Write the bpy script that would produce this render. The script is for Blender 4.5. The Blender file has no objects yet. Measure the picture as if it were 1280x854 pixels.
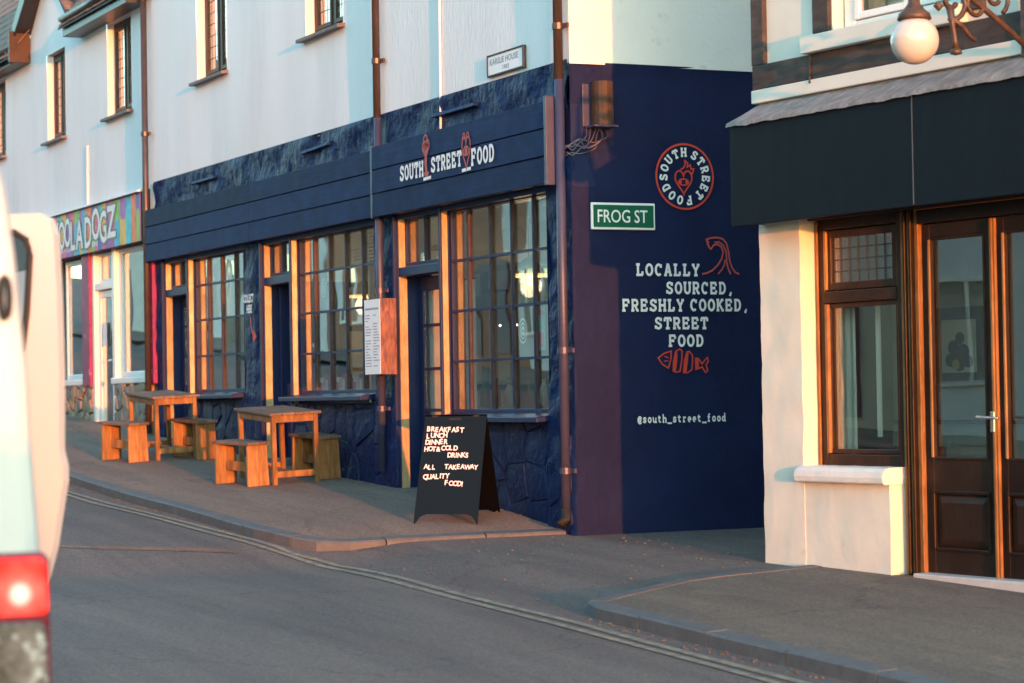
import bpy, bmesh, math, random
from mathutils import Vector, Matrix, noise
random.seed(7)
SC = bpy.context.scene
COL = SC.collection

# ------------------------------------------------------------------ camera
cam_d = bpy.data.cameras.new("camera")
cam = bpy.data.objects.new("camera", cam_d)
COL.objects.link(cam)
SC.camera = cam
cam_d.sensor_width = 36.0
cam_d.lens = 85.0
cam_d.clip_start = 0.1
cam_d.clip_end = 2000.0
cr = Vector((0.42634, 0.90440, -0.01699)); cu = Vector((0.02782, 0.00567, 0.99960)); cb = Vector((0.90414, -0.42664, -0.02275))
M = Matrix((cr, cu, cb)).transposed().to_4x4()
M.translation = Vector((17.037, -8.582, 1.093))
cam.matrix_world = M
cam_d.dof.use_dof = True
cam_d.dof.focus_distance = 19.2
cam_d.dof.aperture_fstop = 3.2

# ------------------------------------------------------------------ light
SUN_AZ = math.radians(-6.3)      # direction of the sun, measured from +X
SUN_EL = math.radians(2.0)
SC.world = bpy.data.worlds.new("World")
SC.world.use_nodes = True
wn = SC.world.node_tree
sky = wn.nodes.new("ShaderNodeTexSky")
sky.sky_type = 'NISHITA'
sky.sun_disc = False
sky.sun_elevation = math.radians(8)
sky.sun_rotation = math.radians(90) - SUN_AZ
sky.air_density = 1.0
sky.dust_density = 0.2
sky.ozone_density = 4.0
hs = wn.nodes.new("ShaderNodeHueSaturation")
hs.inputs['Saturation'].default_value = 1.0
wb = wn.nodes.new("ShaderNodeMix"); wb.data_type = 'RGBA'; wb.blend_type = 'MULTIPLY'; wb.inputs[0].default_value = 1.0
wb.inputs[7].default_value = (1.55, 1.25, 0.79, 1.0)      # the photograph's cool white balance
wn.links.new(sky.outputs[0], wb.inputs[6]); wn.links.new(wb.outputs[2], hs.inputs['Color'])
wn.links.new(hs.outputs[0], wn.nodes["Background"].inputs[0])
wn.nodes["Background"].inputs[1].default_value = 0.15
sun_d = bpy.data.lights.new("sun", 'SUN')
sun_d.energy = 2.0
sun_d.angle = math.radians(0.53)
sun_d.color = (0.50, 0.118, 0.022)
sun = bpy.data.objects.new("sun", sun_d)
COL.objects.link(sun)
sd = Vector((math.cos(SUN_EL)*math.cos(SUN_AZ), math.cos(SUN_EL)*math.sin(SUN_AZ), math.sin(SUN_EL)))
sun.rotation_euler = sd.to_track_quat('Z', 'Y').to_euler()
sun.location = (30, -10, 12)
SC.view_settings.view_transform = 'Standard'
SC.view_settings.look = 'None'
SC.view_settings.gamma = 1.0
SC.view_settings.exposure = 2.95
SC.cycles.transparent_max_bounces = 24
SC.cycles.max_bounces = 8

# ------------------------------------------------------------------ materials
MATS = {}
def nodes_of(name):
    m = bpy.data.materials.new(name); m.use_nodes = True
    nt = m.node_tree
    return m, nt, nt.nodes["Principled BSDF"]
def mat(name, col, rough=0.6, var=0.12, scale=3.0, bump=0.15, bscale=40.0, stretch=(1,1,1), spec=0.4, metal=0.0, stain=None, stain_scale=1.2, bdist=0.01, stain_lo=.52, stain_hi=.68, coat=0.0):
    if name in MATS: return MATS[name]
    m, nt, b = nodes_of(name)
    N, L = nt.nodes, nt.links
    tc = N.new("ShaderNodeTexCoord"); mp = N.new("ShaderNodeMapping")
    mp.inputs['Scale'].default_value = stretch
    L.new(tc.outputs['Object'], mp.inputs['Vector'])
    n1 = N.new("ShaderNodeTexNoise"); n1.inputs['Scale'].default_value = scale; n1.inputs['Detail'].default_value = 6
    L.new(mp.outputs[0], n1.inputs['Vector'])
    r = N.new("ShaderNodeValToRGB")
    r.color_ramp.elements[0].position = 0.3; r.color_ramp.elements[1].position = 0.72
    r.color_ramp.elements[0].color = tuple(max(0, c*(1-var)) for c in col) + (1,)
    r.color_ramp.elements[1].color = tuple(min(1, c*(1+var)) for c in col) + (1,)
    L.new(n1.outputs['Fac'], r.inputs[0])
    out = r.outputs[0]
    if stain:
        n3 = N.new("ShaderNodeTexNoise"); n3.inputs['Scale'].default_value = stain_scale; n3.inputs['Detail'].default_value = 8; n3.inputs['Roughness'].default_value = .7
        L.new(mp.outputs[0], n3.inputs['Vector'])
        r3 = N.new("ShaderNodeValToRGB"); r3.color_ramp.elements[0].position = stain_lo; r3.color_ramp.elements[1].position = stain_hi
        L.new(n3.outputs['Fac'], r3.inputs[0])
        mx = N.new("ShaderNodeMix"); mx.data_type = 'RGBA'
        L.new(r3.outputs[0], mx.inputs[0]); L.new(out, mx.inputs[6]); mx.inputs[7].default_value = tuple(stain) + (1,)
        out = mx.outputs[2]
    L.new(out, b.inputs['Base Color'])
    b.inputs['Roughness'].default_value = rough
    b.inputs['Specular IOR Level'].default_value = spec
    b.inputs['Metallic'].default_value = metal
    b.inputs['Coat Weight'].default_value = coat
    if bump:
        n2 = N.new("ShaderNodeTexNoise"); n2.inputs['Scale'].default_value = bscale; n2.inputs['Detail'].default_value = 5
        L.new(mp.outputs[0], n2.inputs['Vector'])
        bp = N.new("ShaderNodeBump"); bp.inputs['Strength'].default_value = bump; bp.inputs['Distance'].default_value = bdist
        L.new(n2.outputs['Fac'], bp.inputs['Height']); L.new(bp.outputs[0], b.inputs['Normal'])
    MATS[name] = m
    return m
def emit(name, col, strength):
    m, nt, b = nodes_of(name)
    b.inputs['Base Color'].default_value = tuple(col)+(1,)
    b.inputs['Emission Color'].default_value = tuple(col)+(1,)
    b.inputs['Emission Strength'].default_value = strength
    return m
def glass(name, tint=(.92,.92,.89), base=0.07, rough=0.0):
    m, nt, b = nodes_of(name)
    N, L = nt.nodes, nt.links
    N.remove(b)
    lw = N.new("ShaderNodeLayerWeight"); lw.inputs[0].default_value = 0.5
    p = N.new("ShaderNodeMath"); p.operation = 'POWER'; p.inputs[1].default_value = 2.8
    L.new(lw.outputs['Facing'], p.inputs[0])
    a = N.new("ShaderNodeMath"); a.operation = 'MULTIPLY_ADD'; a.inputs[1].default_value = 1-base; a.inputs[2].default_value = base; a.use_clamp = True
    L.new(p.outputs[0], a.inputs[0])
    tr = N.new("ShaderNodeBsdfTransparent"); tr.inputs[0].default_value = tuple(tint)+(1,)
    gl = N.new("ShaderNodeBsdfGlossy"); gl.inputs['Roughness'].default_value = rough; gl.inputs['Color'].default_value = (.95,.95,.95,1)
    # hand-made glass is never flat: a very slow ripple in the reflection
    tc = N.new("ShaderNodeTexCoord"); nz = N.new("ShaderNodeTexNoise"); nz.inputs['Scale'].default_value = 1.6; nz.inputs['Detail'].default_value = 1
    bp = N.new("ShaderNodeBump"); bp.inputs['Strength'].default_value = .12; bp.inputs['Distance'].default_value = .012
    L.new(tc.outputs['Object'], nz.inputs['Vector']); L.new(nz.outputs['Fac'], bp.inputs['Height']); L.new(bp.outputs[0], gl.inputs['Normal'])
    mx = N.new("ShaderNodeMixShader")
    L.new(a.outputs[0], mx.inputs[0]); L.new(tr.outputs[0], mx.inputs[1]); L.new(gl.outputs[0], mx.inputs[2])
    L.new(mx.outputs[0], nt.nodes['Material Output'].inputs[0])
    return m
def wood(name, col, dark, scale=9, rough=.55, axis=(1,8,8), bump=.25):
    if name in MATS: return MATS[name]
    m, nt, b = nodes_of(name)
    N, L = nt.nodes, nt.links
    tc = N.new("ShaderNodeTexCoord"); mp = N.new("ShaderNodeMapping"); mp.inputs['Scale'].default_value = axis
    L.new(tc.outputs['Object'], mp.inputs['Vector'])
    n = N.new("ShaderNodeTexNoise"); n.inputs['Scale'].default_value = scale; n.inputs['Detail'].default_value = 7; n.inputs['Distortion'].default_value = .6
    L.new(mp.outputs[0], n.inputs['Vector'])
    r = N.new("ShaderNodeValToRGB"); r.color_ramp.elements[0].position = .33; r.color_ramp.elements[1].position = .66
    r.color_ramp.elements[0].color = tuple(dark)+(1,); r.color_ramp.elements[1].color = tuple(col)+(1,)
    L.new(n.outputs['Fac'], r.inputs[0])
    oi = N.new("ShaderNodeObjectInfo"); mr = N.new("ShaderNodeMapRange"); mr.inputs['To Min'].default_value = .72; mr.inputs['To Max'].default_value = 1.22
    L.new(oi.outputs['Random'], mr.inputs['Value'])
    big = N.new("ShaderNodeTexNoise"); big.inputs['Scale'].default_value = 4.5; big.inputs['Detail'].default_value = 6; L.new(tc.outputs['Object'], big.inputs['Vector'])
    mr2 = N.new("ShaderNodeMapRange"); mr2.inputs['From Min'].default_value = .35; mr2.inputs['From Max'].default_value = .65; mr2.inputs['To Min'].default_value = .78; mr2.inputs['To Max'].default_value = 1.12
    L.new(big.outputs['Fac'], mr2.inputs['Value'])
    mm = N.new("ShaderNodeMath"); mm.operation = 'MULTIPLY'; L.new(mr.outputs[0], mm.inputs[0]); L.new(mr2.outputs[0], mm.inputs[1])
    vs_ = N.new("ShaderNodeVectorMath"); vs_.operation = 'SCALE'; L.new(r.outputs[0], vs_.inputs[0]); L.new(mm.outputs[0], vs_.inputs['Scale'])
    L.new(vs_.outputs[0], b.inputs['Base Color'])
    b.inputs['Roughness'].default_value = rough; b.inputs['Specular IOR Level'].default_value = .15
    bp = N.new("ShaderNodeBump"); bp.inputs['Strength'].default_value = bump; bp.inputs['Distance'].default_value = .004
    L.new(n.outputs['Fac'], bp.inputs['Height']); L.new(bp.outputs[0], b.inputs['Normal'])
    MATS[name] = m
    return m

NAVY = (.005, .016, .070)
m_white = mat("white_render", (.74,.74,.74), .85, .05, 1.5, .5, 28, (1,1,.25), bdist=.012, stain=(.6,.59,.58), stain_scale=1.0, stain_lo=.5, stain_hi=.85)
m_white_gable = mat("cream_white_render", (.72,.72,.70), .85, .05, 1.5, .6, 30, bdist=.012, stain=(.5,.47,.43), stain_scale=3.0, stain_lo=.6, stain_hi=.75)
m_navy_rough = mat("navy_rough_render", NAVY, .5, .25, 4, .8, 14, bdist=.03, spec=.12, stain=(.008,.020,.068), stain_scale=5, stain_lo=.5, stain_hi=.8)
m_navy_stone = mat("navy_painted_stone", (.006,.016,.068), .5, .18, 6, .6, 16, bdist=.02, spec=.12, stain=(.014,.026,.070), stain_scale=7, stain_lo=.56, stain_hi=.8)
m_navy_joint = mat("navy_painted_mortar", (.016,.028,.07), .6, .2, 8, .5, 40, bdist=.01)
m_navy_smooth = mat("navy_smooth_wall", (.009,.015,.056), .65, .16, 2.0, .6, 9, bdist=.02, spec=.12, stain=(.012,.020,.062), stain_scale=2.5, stain_lo=.55, stain_hi=.8)
m_navy_wood = wood("navy_painted_board", (.011,.026,.088), (.008,.019,.066), 3.0, .6, (1,10,10), .5)
m_navy_joinery = mat("navy_joinery", (.009,.019,.070), .42, .12, 8, .35, 60, bdist=.003, spec=.25, stain=(.025,.03,.055), stain_scale=18, stain_lo=.64, stain_hi=.8)
m_pipe_dark = mat("dark_brown_pipe", (.05,.035,.03), .38, .2, 6, .1, 30, spec=.6)
m_pipe_navy = mat("navy_pipe", (.042,.045,.09), .42, .15, 6, .2, 40, spec=.5)
m_brownframe = wood("dark_brown_frame", (.075,.042,.028), (.045,.026,.02), 14, .42, (6,6,1), .15)
m_doorwood = wood("varnished_door_wood", (.060,.030,.018), (.035,.018,.012), 12, .35, (8,8,1), .2)
m_doordark = wood("dark_brown_door", (.030,.017,.012), (.020,.012,.009), 10, .32, (8,8,1), .15)
m_sun_trim = wood("sunlit_tone_moulding", (.36,.18,.07), (.24,.11,.04), 9, .4, (8,8,1), .15)  # sun on the edges of dark brown joinery, put into the colour
m_lining = wood("sunlit_tone_jamb_side", (.60,.46,.24), (.44,.31,.16), 10, .45, (6,6,1), .3)  # pale tone stands in for low sun on the jamb sides
m_barwood = wood("sunlit_tone_bar_wood", (.105,.068,.058), (.06,.042,.04), 14, .5, (6,6,1), .3)  # warm tone paints the sunlit sides of the navy glazing bars
m_navy_wood.node_tree.nodes['Principled BSDF'].inputs['Specular IOR Level'].default_value = .06
m_bench = wood("orange_pine", (.36,.20,.085), (.21,.105,.043), 4, .5, (6,6,1), .25)
m_bench_top = wood("weathered_pine_top", (.22,.15,.11), (.12,.085,.07), 5, .6, (1,9,9), .35)
m_table = wood("table_pine", (.30,.16,.065), (.17,.082,.034), 4, .5, (6,6,1), .25)
m_cream = mat("cream_render", (.70,.66,.56), .8, .06, 3, .35, 12, bdist=.012, stain=(.55,.47,.38), stain_scale=4, stain_lo=.62, stain_hi=.8)
m_cream_board = mat("cream_board", (.64,.64,.57), .6, .05, 3, .25, 30, (1,1,1), bdist=.004, stain=(.5,.46,.4), stain_scale=5, stain_lo=.62, stain_hi=.85)
m_timber = wood("dark_grey_timber", (.085,.068,.062), (.055,.045,.042), 6, .7, (1,5,5), .4)
m_canopy = mat("slate_blue_canopy", (.0035,.008,.013), .65, .12, 2, .2, 50, (4,4,.4), bdist=.004, spec=.15, stain=(.005,.011,.016), stain_scale=3)
m_lead = mat("weathered_lead", (.22,.20,.195), .7, .35, 7, .6, 26, (2,1,1), bdist=.012, stain=(.16,.13,.12), stain_scale=9, stain_lo=.5, stain_hi=.62)
m_iron = mat("rusty_black_iron", (.07,.042,.03), .5, .4, 20, .5, 50, bdist=.004, spec=.5, metal=.3)
m_upvc = mat("white_frame", (.78,.77,.74), .35, .03, 5, .0)
m_glass = glass("window_glass")
m_glass_dark = glass("dim_window_glass", (.85,.87,.84), .07)
m_obscure = glass("obscure_leaded_glass", (.75,.75,.7), .12, .25)
m_magenta = mat("magenta_paint", (.22,.012,.095), .5, .3, 8, .4, 30, stain=(.62,.30,.40), stain_scale=7, stain_lo=.62, stain_hi=.7)
m_stone_a = mat("tan_stone", (.30,.22,.15), .85, .3, 7, .8, 30, bdist=.01)
m_stone_b = mat("grey_stone", (.22,.21,.19), .85, .3, 7, .8, 30, bdist=.01)
m_mortar = mat("pale_mortar", (.26,.22,.18), .9, .2, 12, .5, 50)
m_tile = mat("clay_roof_tile", (.20,.125,.095), .8, .35, 14, .6, 40, stain=(.3,.24,.2), stain_scale=16, stain_lo=.6, stain_hi=.7)
m_black = mat("black_plastic", (.02,.022,.026), .4, .1, 5, 0)
m_rubber = mat("black_rubber", (.015,.015,.015), .7, .1, 5, 0)
m_vanwhite = mat("white_van_paint", (.50,.49,.48), .3, .02, 3, 0, coat=.5)
m_dirt = mat("white_lettering_paint", (.72,.74,.76), .6, .06, 9, 0)
m_red = mat("red_lettering_paint", (.55,.05,.03), .6, .1, 9, 0)
m_reddark = mat("faded_red_lettering_paint", (.42,.07,.06), .6, .1, 9, 0)
m_interior_cream = mat("interior_cream_panel", (.72,.74,.68), .6, .06, 3, 0)
m_interior_brown = mat("interior_brown_boards", (.13,.075,.045), .6, .3, 5, 0, stretch=(1,1,8))
m_interior_dark = mat("interior_dark", (.045,.045,.05), .7, .2, 5, 0)
m_interior_floor = mat("interior_floor", (.15,.12,.10), .5, .2, 4, 0)
m_steel = mat("pale_duct_metal", (.55,.56,.56), .35, .06, 4, 0, metal=.5)
m_chrome = mat("brushed_handle_metal", (.5,.47,.45), .3, .05, 20, 0, metal=.9)
m_paper = mat("white_paper", (.78,.78,.8), .6, .03, 6, 0)
m_ink = mat("grey_print", (.28,.29,.33), .7, .1, 9, 0)
m_curtain = mat("peach_curtain", (.60,.38,.24), .8, .1, 5, 0)
m_lav = mat("magnolia_room_wall", (.45,.42,.38), .8, .05, 2, 0)
m_asphalt_line = mat("worn_yellow_line", (.27,.215,.15), .8, .25, 9, .4, 90, stain=(.16,.13,.115), stain_scale=16, stain_lo=.44, stain_hi=.60, bdist=.004)
m_kerb = mat("granite_kerb", (.105,.105,.108), .75, .2, 12, .5, 60, bdist=.006, stain=(.10,.09,.09), stain_scale=6)

def ground_mat(name, c1, c2, patch, rough, bs):
    m, nt, b = nodes_of(name)
    N, L = nt.nodes, nt.links
    tc = N.new("ShaderNodeTexCoord")
    def nz(s, d=6, stretch=None, rgh=.55):
        n = N.new("ShaderNodeTexNoise"); n.inputs['Scale'].default_value = s; n.inputs['Detail'].default_value = d; n.inputs['Roughness'].default_value = rgh
        if stretch:
            mp = N.new("ShaderNodeMapping"); mp.inputs['Scale'].default_value = stretch
            L.new(tc.outputs['Object'], mp.inputs[0]); L.new(mp.outputs[0], n.inputs['Vector'])
        else: L.new(tc.outputs['Object'], n.inputs['Vector'])
        return n
    def ramp(src, a, bb, ca, cb_):
        r = N.new("ShaderNodeValToRGB"); r.color_ramp.elements[0].position = a; r.color_ramp.elements[1].position = bb
        r.color_ramp.elements[0].color = tuple(ca)+(1,); r.color_ramp.elements[1].color = tuple(cb_)+(1,)
        L.new(src, r.inputs[0]); return r.outputs[0]
    def mix(f, a, bb, mode='MIX', fv=None):
        x = N.new("ShaderNodeMix"); x.data_type = 'RGBA'; x.blend_type = mode
        if fv is None: L.new(f, x.inputs[0])
        else: x.inputs[0].default_value = fv
        L.new(a, x.inputs[6]); L.new(bb, x.inputs[7]); return x.outputs[2]
    base = ramp(nz(.55, 8, (.35,1.6,1)).outputs['Fac'], .35, .68, c1, c2)
    agg = ramp(nz(75, 3, rgh=.8).outputs['Fac'], .34, .68, (.62,.62,.63), (1.40,1.37,1.33))
    c = mix(None, base, agg, 'MULTIPLY', 1.0)
    bl = ramp(nz(2.3, 9, (.6,1.5,1), .7).outputs['Fac'], .55, .66, (0,0,0), (1,1,1))
    pc = N.new("ShaderNodeRGB"); pc.outputs[0].default_value = tuple(patch)+(1,)
    c = mix(bl, c, pc.outputs[0])
    c = mix(None, c, ramp(nz(30, 5, rgh=.8).outputs['Fac'], .30, .70, (.68,.68,.68), (1.30,1.28,1.25)), 'MULTIPLY', 1.0)
    # long worn streaks and a few hairline cracks
    st_n = ramp(nz(1.3, 6, (.18,2.2,1), .6).outputs['Fac'], .38, .62, (.84,.85,.87), (1.12,1.10,1.07)); c = mix(None, c, st_n, 'MULTIPLY', 1.0)
    vo = N.new("ShaderNodeTexVoronoi"); vo.feature = 'DISTANCE_TO_EDGE'; vo.inputs['Scale'].default_value = .30
    wn_ = nz(2.2, 5); ad = N.new("ShaderNodeVectorMath"); ad.operation = 'MULTIPLY_ADD'; ad.inputs[1].default_value = (.55,.55,.55)
    L.new(wn_.outputs['Color'], ad.inputs[0]); L.new(tc.outputs['Object'], ad.inputs[2]); L.new(ad.outputs[0], vo.inputs['Vector'])
    c = mix(None, c, ramp(vo.outputs['Distance'], .001, .006, (.74,.74,.75), (1,1,1)), 'MULTIPLY', 1.0)
    L.new(c, b.inputs['Base Color'])
    b.inputs['Roughness'].default_value = rough; b.inputs['Specular IOR Level'].default_value = .35
    bp = N.new("ShaderNodeBump"); bp.inputs['Strength'].default_value = 1.0; bp.inputs['Distance'].default_value = .022
    L.new(nz(bs, 5).outputs['Fac'], bp.inputs['Height'])
    bp2 = N.new("ShaderNodeBump"); bp2.inputs['Strength'].default_value = .4; bp2.inputs['Distance'].default_value = .03
    L.new(nz(3.0, 4, (.5,1,1)).outputs['Fac'], bp2.inputs['Height']); L.new(bp2.outputs[0], bp.inputs['Normal'])
    L.new(bp.outputs[0], b.inputs['Normal'])
    return m
m_road = ground_mat("road_asphalt", (.120,.103,.100), (.160,.138,.128), (.15,.125,.115), .8, 60)
m_pave = ground_mat("pavement_asphalt", (.20,.155,.13), (.265,.20,.165), (.185,.15,.125), .9, 70)
m_pave2 = ground_mat("lane_corner_asphalt", (.13,.115,.10), (.18,.155,.13), (.20,.16,.125), .9, 70)

# ------------------------------------------------------------------ mesh helpers
WM = {}
class MB:
    def __init__(s): s.v = []; s.f = []
    def add(s, vs, fs):
        o = len(s.v); s.v += [tuple(v) for v in vs]; s.f += [tuple(i+o for i in f) for f in fs]; return s
    def box(s, x0, x1, y0, y1, z0, z1):
        return s.add([(x0,y0,z0),(x1,y0,z0),(x1,y1,z0),(x0,y1,z0),(x0,y0,z1),(x1,y0,z1),(x1,y1,z1),(x0,y1,z1)],
                     [(0,3,2,1),(4,5,6,7),(0,1,5,4),(1,2,6,5),(2,3,7,6),(3,0,4,7)])
    def hexa(s, p):   # 8 points, bottom 4 then top 4
        return s.add(p, [(0,3,2,1),(4,5,6,7),(0,1,5,4),(1,2,6,5),(2,3,7,6),(3,0,4,7)])
    def prism(s, poly, fn, a, b, inset=0.0):
        """extrude 2D poly between depth a (back) and b (front); fn(u,v,d)->xyz"""
        n = len(poly)
        vs = [fn(u, v, a) for u, v in poly] + [fn(u, v, b) for u, v in poly]
        fs = [tuple(range(n))[::-1]] + [(i, (i+1) % n, n+(i+1) % n, n+i) for i in range(n)] + [tuple(range(n, 2*n))]
        return s.add(vs, fs)
    def tube(s, pts, r, n=8, closed=False):
        pts = [Vector(p) for p in pts]; rings = []
        m = len(pts)
        for i, p in enumerate(pts):
            if closed: t = pts[(i+1) % m]-pts[i-1]
            else: t = pts[min(i+1, m-1)]-pts[max(i-1, 0)]
            t.normalize()
            ref = Vector((0,0,1)) if abs(t.z) < .9 else Vector((1,0,0))
            a = t.cross(ref).normalized(); b = t.cross(a)
            rr = r[i] if isinstance(r, (list, tuple)) else r
            rings.append([p+a*rr*math.cos(2*math.pi*k/n)+b*rr*math.sin(2*math.pi*k/n) for k in range(n)])
        vs = [v for rg in rings for v in rg]; fs = []
        for i in range(m-1 if not closed else m):
            j = (i+1) % m
            for k in range(n): fs.append((i*n+k, i*n+(k+1) % n, j*n+(k+1) % n, j*n+k))
        if not closed: fs += [tuple(range(n))[::-1], tuple((m-1)*n+k for k in range(n))]
        return s.add(vs, fs)
    def lathe(s, prof, c, n=24):
        """prof list of (r,z) turned around vertical axis through c"""
        vs = []; fs = []
        for r, z in prof:
            for k in range(n): vs.append((c[0]+r*math.cos(2*math.pi*k/n), c[1]+r*math.sin(2*math.pi*k/n), c[2]+z))
        for i in range(len(prof)-1):
            for k in range(n): fs.append((i*n+k, i*n+(k+1) % n, (i+1)*n+(k+1) % n, (i+1)*n+k))
        return s.add(vs, fs)
    def disc(s, c, r, axis='y', n=20, ry=None):
        vs = []
        for k in range(n):
            a = 2*math.pi*k/n; u = r*math.cos(a); w = (ry or r)*math.sin(a)
            vs.append((c[0]+u, c[1], c[2]+w) if axis == 'y' else (c[0], c[1]+u, c[2]+w))
        return s.add(vs, [tuple(range(n))])

def obj(name, mb, m, parent=None, bevel=0.0, smooth=False, local=False, kind=None, label=None, cat=None, group=None):
    me = bpy.data.meshes.new(name)
    vs = mb.v
    if parent is not None and not local:
        inv = WM[parent.name].inverted()
        vs = [inv @ Vector(v) for v in vs]
    me.from_pydata([tuple(v) for v in vs], [], mb.f)
    bm = bmesh.new(); bm.from_mesh(me); bmesh.ops.recalc_face_normals(bm, faces=bm.faces)
    bm.to_mesh(me); bm.free()
    if smooth: me.polygons.foreach_set("use_smooth", [True]*len(me.polygons))
    me.materials.append(m)
    o = bpy.data.objects.new(name, me); COL.objects.link(o)
    if parent is not None:
        o.parent = parent; WM[o.name] = WM[parent.name]
    else: WM[o.name] = Matrix.Identity(4)
    if bevel:
        bv = o.modifiers.new("bevel", 'BEVEL'); bv.width = bevel; bv.segments = 2; bv.limit_method = 'ANGLE'; bv.angle_limit = math.radians(40)
    if kind: o['kind'] = kind
    if label: o['label'] = label
    if cat: o['category'] = cat
    if group: o['group'] = group
    return o
def thing(name, loc, label, cat, group=None, rotz=0.0, mat4=None):
    o = bpy.data.objects.new(name, None); COL.objects.link(o)
    m = mat4 if mat4 is not None else Matrix.Translation(loc) @ Matrix.Rotation(rotz, 4, 'Z')
    o.matrix_world = m; o.empty_display_size = .2
    WM[o.name] = m.copy()
    o['label'] = label; o['category'] = cat
    if group: o['group'] = group
    return o
def share(src, name, parent, offset):
    o = bpy.data.objects.new(name, src.data); COL.objects.link(o); o.parent = parent; o.location = offset
    for md in src.modifiers:
        if md.type == 'BEVEL':
            b = o.modifiers.new("bevel", 'BEVEL'); b.width = md.width; b.segments = md.segments; b.limit_method = 'ANGLE'; b.angle_limit = md.angle_limit
    WM[o.name] = WM[parent.name]
    return o
def copy_tree(src, parent=None, delta=None, skip=()):
    c = src.copy(); COL.objects.link(c)
    if parent: c.parent = parent
    if delta is not None: c.matrix_world = delta @ WM[src.name]; WM[c.name] = delta @ WM[src.name]
    for ch in list(src.children):
        if ch.name.split('.')[0] in skip: continue
        copy_tree(ch, c)
    return c

def wall_holes(mb, x0, x1, z0, z1, holes, yf, yb, step=None, disp=None, floor=None):
    """front face of a wall with rectangular holes; reveals go back to yb"""
    xs = sorted({x0, x1} | {h[0] for h in holes} | {h[1] for h in holes})
    zs = sorted({z0, z1} | {h[2] for h in holes} | {h[3] for h in holes})
    xs = [x for x in xs if x0 <= x <= x1]; zs = [z for z in zs if z0 <= z <= z1]
    def sub(a):
        if not step: return a
        r = []
        for i in range(len(a)-1):
            n = max(1, int(round((a[i+1]-a[i])/step)))
            r += [a[i]+(a[i+1]-a[i])*k/n for k in range(n)]
        return r+[a[-1]]
    xs = sub(xs); zs = sub(zs)
    idx = {}; vs = []; fs = []
    def V(i, k):
        if (i, k) not in idx:
            x, z = xs[i], zs[k]
            idx[(i, k)] = len(vs); vs.append((x, yf+(disp(x, z) if disp else 0), z))
        return idx[(i, k)]
    for i in range(len(xs)-1):
        for k in range(len(zs)-1):
            cx, cz = (xs[i]+xs[i+1])/2, (zs[k]+zs[k+1])/2
            if any(h[0] < cx < h[1] and h[2] < cz < h[3] for h in holes): continue
            fs.append((V(i,k), V(i+1,k), V(i+1,k+1), V(i,k+1)))
    mb.add(vs, fs)
    for h in holes:
        a, b, c, d = h[:4]; yr = h[4] if len(h) > 4 else yb
        y = yf-.001
        mb.add([(a,y,c),(a,yr,c),(a,yr,d),(a,y,d)], [(0,1,2,3)])
        mb.add([(b,y,c),(b,y,d),(b,yr,d),(b,yr,c)], [(0,1,2,3)])
        mb.add([(a,y,d),(a,yr,d),(b,yr,d),(b,y,d)], [(0,1,2,3)])
        mb.add([(a,y,c),(b,y,c),(b,yr,c),(a,yr,c)], [(0,1,2,3)])
    return mb

def frame_box(mb, x0, x1, z0, z1, y0, y1, w, wb=None):
    wb = wb or w
    mb.box(x0, x0+w, y0, y1, z0, z1); mb.box(x1-w, x1, y0, y1, z0, z1)
    mb.box(x0+w, x1-w, y0+.001, y1-.001, z1-w, z1-.001); mb.box(x0+w, x1-w, y0+.001, y1-.001, z0+.001, z0+wb)
    return mb

def grid_window(parent, x0, x1, z0, z1, y, xb, zb, fmat, bmat=None, gmat=None, fw=.05, bw=.022, dep=.05, name="window", local=False, label=None, box=True, bardep=.035):
    """frame is the part; bars and each pane are its sub-parts. xb, zb: positions of the bars"""
    f = MB(); frame_box(f, x0, x1, z0, z1, y, y+dep, fw)
    w = obj(name, f, fmat, parent, bevel=.004, local=local, label=label)
    bmat = bmat or fmat; gmat = gmat or m_glass
    for x in xb:
        obj("glazing_bar", MB().box(x-bw/2, x+bw/2, y+.004, y+bardep-.008, z0+fw, z1-fw), m_barwood if bmat is m_navy_joinery else bmat, w, local=local)
        obj("bar_face", MB().box(x-bw/2-.001, x+bw/2+.001, y-.003, y+.0035, z0+fw, z1-fw), bmat, w, local=local)
    for z in zb:
        obj("glazing_bar", MB().box(x0+fw, x1-fw, y+.002, y+bardep+.004, z-bw/2, z+bw/2), bmat, w, local=local)
    xx = [x0+fw*.6]+list(xb)+[x1-fw*.6]; zz = [z0+fw*.6]+list(zb)+[z1-fw*.6]
    for i in range(len(xx)-1):
        for k in range(len(zz)-1):
            t = random.uniform(-.0012, .0012); t2 = random.uniform(-.0012, .0012)
            yy = y+bardep*.6
            a, b, c, d = xx[i]+.002, xx[i+1]-.002, zz[k]+.002, zz[k+1]-.002
            obj("pane", MB().hexa([(a,yy-t,c),(b,yy+t,c),(b,yy+t+.004,c),(a,yy-t+.004,c),(a,yy-t+t2,d),(b,yy+t+t2,d),(b,yy+t+t2+.004,d),(a,yy-t+t2+.004,d)]), gmat, w, local=local)
    return w

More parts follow.
